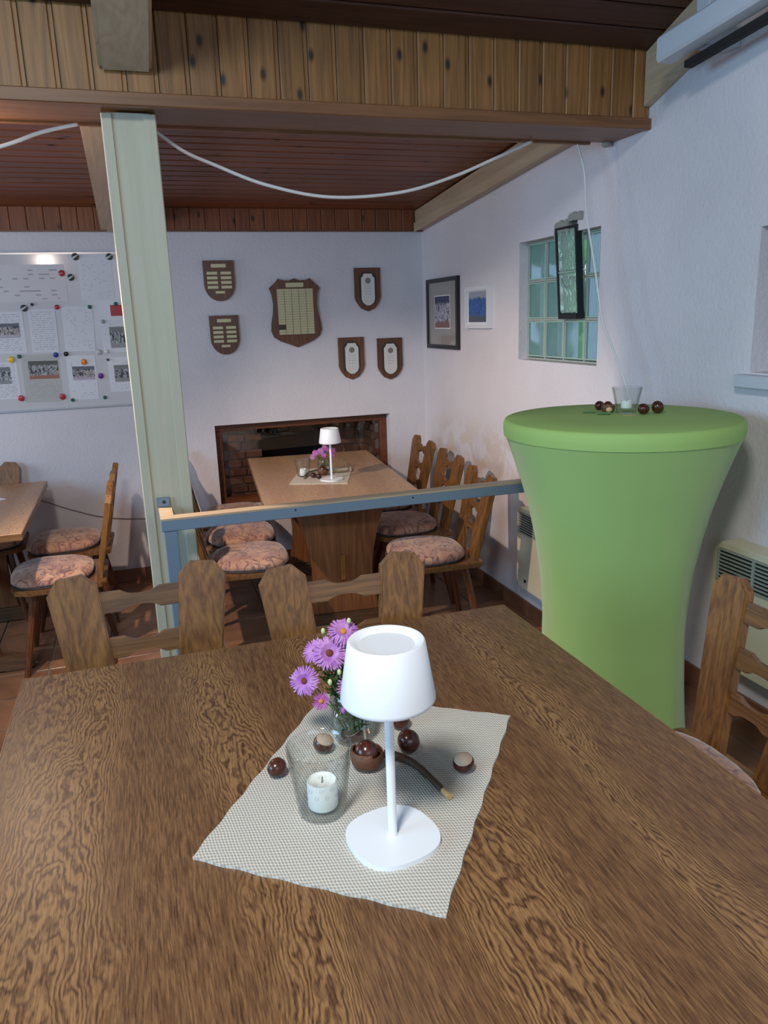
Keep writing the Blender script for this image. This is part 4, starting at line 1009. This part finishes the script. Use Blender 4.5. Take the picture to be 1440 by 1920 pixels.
def aster(label, base, head, nrm, r, pm, dm, group, npet=34, lay=2, dr=0.20):
    """stem rises from base to head; flower faces nrm"""
    t = thing('aster', label, 'flower', base, 0, group); b0 = Vector(base); hd = Vector(head)-b0; n = Vector(nrm).normalized()
    mid = hd*0.5+Vector((0, 0, 0.012)); back = hd-n*0.006
    link('stem', tube(spline([(0, 0, 0), mid, back], 5), 0.0013, 6, r1=0.0011), 'stem', t, smooth=180)
    q = n.to_track_quat('Z', 'Y').to_matrix().to_4x4(); TM = Matrix.Translation(hd) @ q
    pb = bmesh.new()
    for L in range(lay):
        k = npet-L*6
        for i in range(k):
            a = 2*math.pi*(i+0.5*L)/k+random.uniform(-0.05, 0.05); rl = r*(1-0.12*L)*random.uniform(0.9, 1.06); w = r*0.058*(34/npet)**0.5
            lift = 0.10*r+0.12*r*L; droop = -0.10*r+random.uniform(-0.12, 0.15)*r
            ca, sa = math.cos(a), math.sin(a)
            def P(u, v, z): return pb.verts.new((u*ca-v*sa, u*sa+v*ca, z))
            A = [P(r*0.14, -w*0.4, 0.001), P(r*0.14, w*0.4, 0.001)]; B = [P(rl*0.55, -w, lift), P(rl*0.55, w, lift)]; C_ = [P(rl*0.90, -w*0.8, lift+droop*0.6), P(rl*0.90, w*0.8, lift+droop*0.6)]; T = P(rl, 0, lift+droop)
            pb.faces.new((A[0], B[0], B[1], A[1])); pb.faces.new((B[0], C_[0], C_[1], B[1])); pb.faces.new((C_[0], T, C_[1]))
    pb.transform(TM); pt = link('petals', pb, pm, t); pt['kind'] = 'stuff'
    d = bmesh.new(); sphere(d, (0, 0, r*0.10), r*dr, r*dr, r*dr*0.62, 14, 8); d.transform(TM); link('flower_centre', d, dm, t, smooth=180)
    c = lathe([(r*0.03, -r*0.22), (r*0.16, -r*0.14), (r*0.18, 0.0), (0.0, 0.002)], 12); c.transform(TM); link('sepals', c, 'stem', t, smooth=60)
    return t
vb = Vector((0.296, 1.150, ZM))
vase('small glass vase of lilac asters behind the near lamp', vb, 0.038, 0.088)
AG = 'lilac asters in the near vase'
cb = (vb.x, vb.y, vb.z+0.012)
def ab(dx, dy): return (vb.x+dx, vb.y+dy, vb.z+0.020)
H0 = 0.0
aster('largest lilac aster with a brown centre facing the camera', ab(-0.004, 0), (0.258, 1.140, 1.131+H0), (-0.15, -1.0, 0.75), 0.0310, 'petal', 'disc_brown', AG, 44, 2)
aster('lilac aster hanging farthest left with its face turned down left', ab(-0.010, 0.003), (0.216, 1.150, 1.085+H0), (-0.55, -0.85, 0.35), 0.0265, 'petal', 'disc_brown', AG, 38, 2)
aster('small magenta aster lowest at the left of the bunch', ab(-0.012, -0.004), (0.240, 1.145, 1.046+H0), (0.25, -1.0, 0.25), 0.0165, 'petal_pink', 'disc_yellow', AG, 24, 1, 0.26)
aster('lilac aster at the top back with an ochre centre', ab(0.002, 0.006), (0.285, 1.150, 1.160+H0), (0.05, -0.65, 1.0), 0.0280, 'petal', 'disc_yellow', AG, 40, 2)
aster('lilac aster half hidden by the left side of the near lamp shade', ab(0.006, -0.004), (0.290, 1.120, 1.075+H0), (-0.05, -1.0, 0.45), 0.0280, 'petal', 'disc_brown', AG, 36, 2)
aster('lilac aster behind the largest bloom, at its left edge', ab(-0.006, 0.008), (0.240, 1.165, 1.128+H0), (-0.6, -0.5, 0.9), 0.0240, 'petal', 'disc_brown', AG, 34, 1)
aster('lilac aster hidden behind the near lamp shade', ab(0.010, 0.004), (0.325, 1.150, 1.140+H0), (0.3, -0.5, 1.0), 0.0200, 'petal', 'disc_yellow', AG, 30, 1)
for lab, hx in (('closed pale green bud above the largest lilac aster', (0.254, 1.160, 1.163+H0)), ('pale bud topmost in the near bunch', (0.296, 1.150, 1.178+H0)), ('pale bud under the largest lilac aster', (0.250, 1.112, 1.094+H0)), ('pale bud low in the green of the near bunch', (0.268, 1.120, 1.105+H0)), ('reddish closed bud near the rim of the near vase', (0.272, 1.122, 1.034+H0))):
    t = thing('flower_bud', lab, 'bud', ab(0, 0), 0, 'closed buds in the near bunch'); d = Vector(hx)-Vector(ab(0, 0))
    link('stem', tube(spline([(0, 0, 0), d*0.55+Vector((0, 0, 0.008)), d], 4), 0.001, 5), 'stem', t, smooth=180)
    link('bud', sphere(None, d, 0.0036, 0.0036, 0.0055, 10, 7), 'petal_pink' if 'reddish' in lab else 'bud', t, smooth=180)
lv = bmesh.new()
for q in range(260):
    f = random.uniform(0.1, 1.35); a = random.uniform(0, 6.28)
    c = Vector((vb.x, vb.y, vb.z+0.05)).lerp(Vector((0.270, 1.145, 1.085)), f)+Vector((random.uniform(-1, 1)*0.022, random.uniform(-1, 1)*0.018, random.uniform(-1, 1)*0.012))
    d = Vector((math.cos(a), math.sin(a), random.uniform(-0.1, 0.9))).normalized()*random.uniform(0.006, 0.012); s = d.cross(Vector((0, 0, 1))).normalized()*0.0026
    lv.faces.new([lv.verts.new(c-d), lv.verts.new(c+s), lv.verts.new(c+d), lv.verts.new(c-s)])
bmesh.ops.solidify(lv, geom=lv.faces[:], thickness=0.0004)
tag(link('foliage', lv, 'leaf'), 'narrow green aster leaves above the near vase', 'leaves', kind='stuff')
vf = Vector((1.035, 4.455, 0.7732))
vase('small glass vase of purple asters on the far table', vf, 0.036, 0.075)
far_heads = [((0.985, 4.44, 0.893), 'petal_pink', 0.021), ((1.015, 4.42, 0.905), 'petal', 0.022), ((1.055, 4.43, 0.908), 'petal_pink', 0.020), ((1.095, 4.45, 0.895), 'petal_pink', 0.022), ((0.970, 4.45, 0.868), 'petal', 0.018), ((1.030, 4.41, 0.882), 'petal_pink', 0.018), ((1.085, 4.43, 0.872), 'petal_pink', 0.019), ((1.05, 4.47, 0.915), 'petal', 0.020)]
for i, (h_, pm, r_) in enumerate(far_heads):
    d = Vector(h_)-Vector((vf.x, vf.y, 0.86))
    aster('%s purple aster in the bunch on the far table' % ('leftmost upper', 'upper left of centre', 'upper centre', 'rightmost upper', 'lowest leftmost', 'lower centre', 'lower right', 'rearmost topmost')[i], (vf.x+d.x*0.12, vf.y+d.y*0.12, vf.z+0.02), h_, (d.x*6, -1.0+d.y*3, 0.55), r_, pm, 'disc_yellow', 'purple asters in the far vase', 20, 2)
lv = bmesh.new()
for q in range(70):
    a = random.uniform(0, 6.28); c = vf+Vector((random.uniform(-1, 1)*0.035, random.uniform(-1, 1)*0.03, random.uniform(0.04, 0.105)))
    d = Vector((math.cos(a), math.sin(a), random.uniform(-0.1, 0.9))).normalized()*random.uniform(0.008, 0.014); s = d.cross(Vector((0, 0, 1))).normalized()*0.003
    lv.faces.new([lv.verts.new(c-d), lv.verts.new(c+s), lv.verts.new(c+d), lv.verts.new(c-s)])
bmesh.ops.solidify(lv, geom=lv.faces[:], thickness=0.0004)
tag(link('foliage', lv, 'leaf'), 'green aster leaves above the vase on the far table', 'leaves', kind='stuff')

# ---------------------------------------------------------------- plaques on the back wall
def plate(par, x, z, w, h, mat='brass', y=-0.0185, t=0.0015, nm='name_plate'):
    return link(nm, bx(x-w/2, y-t, z-h/2, x+w/2, y, z+h/2), mat, par)
def round_plaque(label, cx, ztop, w, h):
    t = thing('wooden_plaque', label, 'plaque', (cx, BY-0.0005, ztop-h/2), 0, 'small brown plaques with brass name plates'); pts = [(-w/2, h/2), (w/2, h/2)]
    for q in range(15): a = -math.pi*q/14; pts.append((w/2*math.cos(a), -h/2+w*0.56+w*0.56*math.sin(a)))
    link('board', prism(pts, -0.018, 0, 'xz', bev=0.003), 'plaque_wood', t)
    plate(t, 0, h*0.37, w*0.48, h*0.085)
    for c in (-1, 1):
        for r_ in range(4): plate(t, c*w*0.225, h*0.19-r_*h*0.115, w*0.34, h*0.068)
    plate(t, 0, -h*0.28, w*0.30, h*0.06); return t
round_plaque('upper left brown plaque with rounded foot and brass plates', 0.592, 2.047, 0.194, 0.250)
round_plaque('lower left brown plaque with rounded foot and brass plates', 0.600, 1.708, 0.186, 0.248)
sh = thing('shield_plaque', 'large scalloped wooden shield with five columns of brass plates', 'plaque', (1.076, BY-0.0005, 1.708))
half = [(0.0, 0.222), (0.035, 0.205), (0.075, 0.206), (0.105, 0.222), (0.130, 0.190), (0.170, 0.160), (0.150, 0.125), (0.142, 0.060), (0.148, 0.0), (0.166, -0.060), (0.171, -0.110), (0.155, -0.150), (0.110, -0.180), (0.055, -0.200), (0.0, -0.222)]
link('board', prism(half+[(-x_, z_) for x_, z_ in reversed(half[1:-1])], -0.020, 0, 'xz', bev=0.004), 'plaque_wood', sh)
plate(sh, 0, 0.180, 0.118, 0.028, y=-0.0205)
for c in range(5):
    for r_ in range(18):
        bad = (c == 0 and r_ in (14, 15))
        plate(sh, (c-2)*0.0485, 0.148-r_*0.01625, 0.0455, 0.0148, 'dark_plate' if bad else 'brass', y=-0.0205, t=0.001+0.0004*((c*7+r_*3) % 3))
def award(label, cx, ztop, w=0.183, h=0.285):
    t = thing('award_plaque', label, 'plaque', (cx, BY-0.0005, ztop-h/2), 0, 'pointed wooden plaques with silver shields')
    def ogive(w, h, r0=0.0):
        p = [(-w/2, h/2), (w/2, h/2), (w/2, -h*0.16)]
        for q in range(1, 7): a = q/6; p.append((w/2*math.cos(a*1.25)/(1), -h*0.16-h*0.34*(a**1.15)))
        p = p[:-1]+[(0, -h/2)]+[(-x_, z_) for x_, z_ in reversed(p[2:-1])]; return p
    link('board', prism(ogive(w, h), -0.016, 0, 'xz', bev=0.003), 'plaque_wood', t)
    def arch(w, h):
        return [(-w*0.30, h/2), (w*0.30, h/2), (w*0.36, h*0.42), (w/2, h*0.36), (w/2, -h*0.30), (w*0.42, -h*0.40), (w*0.16, -h*0.49), (0, -h*0.5), (-w*0.16, -h*0.49), (-w*0.42, -h*0.40), (-w/2, -h*0.30), (-w/2, h*0.36), (-w*0.36, h*0.42)]
    link('back_plate', prism([(x_, z_+0.004) for x_, z_ in arch(0.118, 0.222)], -0.0200, -0.0165, 'xz', bev=0.001), 'dark_plate', t)
    s = link('silver_plate', prism([(x_, z_) for x_, z_ in arch(0.094, 0.208)], -0.0245, -0.0202, 'xz', bev=0.0012), 'silver', t)
    link('emblem', tube([(0.0, -0.0262, 0.058), (0.0, -0.0246, 0.058)], 0.019, 20), 'emblem', s)
    for q in range(4): link('engraved_line', bx(-0.026+0.004*(q % 2), -0.0250, 0.020-q*0.017, 0.026-0.004*(q % 2), -0.0246, 0.0215-q*0.017), 'emblem', s)
    return t
award('topmost pointed wooden plaque with a silver shield', 1.580, 1.990)
award('lower left pointed wooden plaque with a silver shield', 1.447, 1.537)
award('lower right pointed wooden plaque with a silver shield', 1.726, 1.522)

# ---------------------------------------------------------------- pictures on the right wall (built facing -X)
def picture(label, y0, y1, z0, z1, fw_, fm, inner, ph, photo, depth, inner_mat, boardm=None):
    t = thing('picture_frame', label, 'picture', (WX-0.0005, (y0+y1)/2, (z0+z1)/2)); a, b, h = -(y1-y0)/2, (y1-y0)/2, (z1-z0)/2
    f = bmesh.new()
    for q in ((-depth, a, -h, 0, a+fw_, h), (-depth, b-fw_, -h, 0, b, h), (-depth, a+fw_, -h, 0, b-fw_, -h+fw_), (-depth, a+fw_, h-fw_, 0, b-fw_, h)): box(f, *q)
    link('frame', f, fm, t)
    m = link('mount_board', bx(-depth*0.55, a+fw_, -h+fw_, -depth*0.4, b-fw_, h-fw_), inner_mat, t)
    pw, phh, oz = ph
    if boardm: link('white_border', bx(-depth*0.55-0.0012, -pw/2-0.006, oz-phh/2-0.006, -depth*0.55-0.0001, pw/2+0.006, oz+phh/2+0.006), boardm, m)
    link('photo_print', bx(-depth*0.55-0.002, -pw/2, oz-phh/2, -depth*0.55-0.0013, pw/2, oz+phh/2), photo, m)
    return t
picture('black framed team photo with grey mount near the corner', 4.565, 5.095, 1.448, 1.897, 0.026, 'black', None, (0.25, 0.20, 0.010), 'photo_evening', 0.022, 'passepartout', 'white_mat')
picture('small white framed photo of people in blue shirts', 4.105, 4.430, 1.581, 1.818, 0.022, 'offwhite', None, (0.255, 0.175, 0.004), 'photo_blue', 0.030, 'white_mat')

# ---------------------------------------------------------------- whiteboard, papers, magnets
wbd = thing('whiteboard', 'magnetic whiteboard full of notices on the back wall left of the column', 'whiteboard', (-0.62, BY-0.0005, 1.637))
bw2, bh2 = 0.655, 0.455
link('enamel_panel', bx(-bw2, -0.012, -bh2, bw2, 0, bh2), 'board_white', wbd)
fr = bmesh.new()
for a in ((-bw2-0.006, -0.018, -bh2-0.010, bw2+0.006, 0, -bh2-0.0002), (-bw2-0.006, -0.018, bh2+0.0002, bw2+0.006, 0, bh2+0.010), (-bw2-0.006, -0.018, -bh2, -bw2-0.0002, 0, bh2), (bw2+0.0002, -0.018, -bh2, bw2+0.006, 0, bh2)): box(fr, *a)
link('aluminium_frame', fr, 'metal', wbd)
YB = BY-0.0130
PN = [0]
def sheet(label, x0, z1, x1, z0, mat, cat='notice', rot=0.0, photo=None, name='notice_sheet', lvl=0):
    t = thing(name, label, cat, ((x0+x1)/2, YB-0.0006*lvl, (z0+z1)/2), 0, 'papers on the whiteboard'); w, h = (x1-x0)/2, (z1-z0)/2
    t.rotation_euler = (0, R(rot), 0)
    link('paper', bx(-w, -0.0006, -h, w, 0, h), mat, t)
    if photo:
        a, b, c, d, pm = photo; link('printed_photo', bx(a-(x0+x1)/2, -0.0010, d-(z0+z1)/2, c-(x0+x1)/2, -0.0007, b-(z0+z1)/2), pm, t)
    return t
sheet('curled white notice at the top right of the whiteboard', -0.245, 2.074, -0.050, 1.822, 'text_few', rot=1)
sheet('wide printed pyramid chart at the top left of the whiteboard', -0.85, 2.035, -0.322, 1.822, 'text_chart', rot=0, name='chart_sheet')
sheet('notice with a dark photo at the left edge of the middle row', -0.80, 1.768, -0.590, 1.524, 'text', photo=(-0.79, 1.700, -0.615, 1.615, 'photo_bright'))
sheet('densely printed page pinned between the striped and the red magnet', -0.560, 1.779, -0.408, 1.522, 'text', rot=1, lvl=1)
sheet('nearly blank white page in the middle row', -0.372, 1.789, -0.195, 1.520, 'text_few', rot=2, lvl=1)
sheet('red card pinned beside the column', -0.087, 1.791, 0.0, 1.725, 'red_card', cat='card', name='red_card')
sheet('page with a greyish group photo beside the column', -0.156, 1.697, 0.02, 1.505, 'text_few', photo=(-0.107, 1.660, 0.015, 1.532, 'photo_bw'))
sheet('notice with a small photo at the left edge of the lowest row', -0.86, 1.474, -0.660, 1.252, 'text', photo=(-0.86, 1.445, -0.70, 1.345, 'photo_bw'))
sheet('grey newspaper cutting with a wide photo of players', -0.635, 1.512, -0.423, 1.223, 'newsprint', rot=1, photo=(-0.598, 1.473, -0.430, 1.365, 'photo_court'), name='newspaper_cutting')
sheet('white page with a photo under the orange magnet', -0.380, 1.496, -0.212, 1.224, 'text_few', rot=1, photo=(-0.352, 1.429, -0.222, 1.345, 'photo_bright'))
sheet('page with a pale team photo lowest beside the column', -0.141, 1.477, 0.03, 1.260, 'text_few', photo=(-0.106, 1.426, 0.02, 1.322, 'photo_bw'))
mags = [('striped black and white magnet at the top left of the curled notice', -0.252, 2.077, 0.021, 'stripe'), ('striped black and white magnet at the top right of the curled notice', -0.058, 2.075, 0.020, 'stripe'),
 ('striped magnet at the lower left of the curled notice', -0.292, 1.958, 0.020, 'stripe'), ('striped magnet on the left beside the dense page', -0.575, 1.786, 0.020, 'stripe'),
 ('pale red magnet at the right of the pyramid chart', -0.340, 1.983, 0.018, 'red'), ('tiny black magnet at the top of the dense page', -0.528, 1.806, 0.009, 'black'), ('dark red magnet at the top right of the dense page', -0.392, 1.787, 0.014, 'red'),
 ('green magnet on the nearly blank page', -0.205, 1.783, 0.012, 'green'), ('green magnet on the red card', -0.052, 1.797, 0.012, 'green'), ('grey magnet left of the greyish group photo', -0.140, 1.694, 0.012, 'grey'),
 ('blue magnet on the corner of the newspaper cutting', -0.434, 1.505, 0.015, 'blue'), ('black magnet right of the blue one', -0.375, 1.508, 0.014, 'black'), ('green magnet at the top left of the newspaper cutting', -0.640, 1.505, 0.012, 'green'),
 ('yellow magnet at the left of the lowest row', -0.688, 1.488, 0.019, 'yellow'), ('orange magnet above the photo with the white shirt', -0.278, 1.455, 0.018, 'orange'), ('silver magnet under the nearly blank page', -0.184, 1.510, 0.017, 'silver'),
 ('white magnet right of the silver one', -0.138, 1.512, 0.012, 'white'), ('tiny black magnet above the pale team photo', -0.136, 1.462, 0.008, 'black'), ('purple magnet between the two lowest right pages', -0.189, 1.365, 0.017, 'purple'),
 ('green magnet at the lowest right near the column', -0.180, 1.230, 0.011, 'green'), ('green magnet low between cutting and white page', -0.371, 1.226, 0.011, 'green'), ('red magnet at the lower right of the newspaper cutting', -0.427, 1.250, 0.018, 'red'), ('red magnet at the lower left of the newspaper cutting', -0.662, 1.255, 0.018, 'red')]
for lab, mx, mz, mr, mc in mags:
    m = tube([(0, 0, 0), (0, -0.005, 0), (0, -0.0075, 0)], mr, 20)
    for v in m.verts:
        if v.co.y < -0.006: v.co.x *= 0.82; v.co.z *= 0.82
    o = link('magnet', m, 'mag_'+mc, None, (mx, YB-0.0026, mz), smooth=50); tag(o, lab, 'magnet', 'round magnets on the whiteboard')

# ---------------------------------------------------------------- cables
o = link('white_cable', tube(spline([(0.163, 2.95, 2.300), (0.25, 2.95, 2.240), (0.348, 2.95, 2.200), (0.531, 2.95, 2.136), (0.766, 2.95, 2.098), (1.038, 2.95, 2.118), (1.257, 2.95, 2.178), (1.44, 2.955, 2.25), (1.600, 2.965, 2.316)], 8), 0.0062, 8), 'cable_white', smooth=180)
tag(o, 'thick white cable sagging under the beam right of the column', 'cable')
o = link('white_cable', tube(spline([(-0.9, 2.95, 2.150), (-0.6, 2.95, 2.165), (-0.329, 2.95, 2.237), (-0.20, 2.955, 2.285), (-0.085, 2.965, 2.316)], 8), 0.0062, 8), 'cable_white', smooth=180)
tag(o, 'thick white cable sagging under the beam left of the column', 'cable')
o = link('thin_cable', tube(spline([(1.825, 2.99, 2.318), (1.822, 2.93, 2.20), (1.80, 2.87, 2.038), (1.80, 2.80, 1.83), (1.80, 2.731, 1.622), (1.81, 2.66, 1.50), (1.83, 2.60, 1.37), (1.90, 2.56, 1.10), (1.955, 2.50, 0.85)], 8), 0.0042, 8), 'cable_white', smooth=180)
tag(o, 'thin white cable hanging from the beam down behind the green bar table', 'cable')
o = link('thin_cable', tube(spline([(-0.72, BY-0.006, 0.64), (-0.634, BY-0.006, 0.606), (-0.45, BY-0.006, 0.520), (-0.25, BY-0.006, 0.450), (-0.011, BY-0.006, 0.417), (0.15, BY-0.006, 0.42)], 8), 0.0030, 6), 'cable_dark', smooth=180)
tag(o, 'thin brown cable sagging along the back wall beside the left chairs', 'cable')
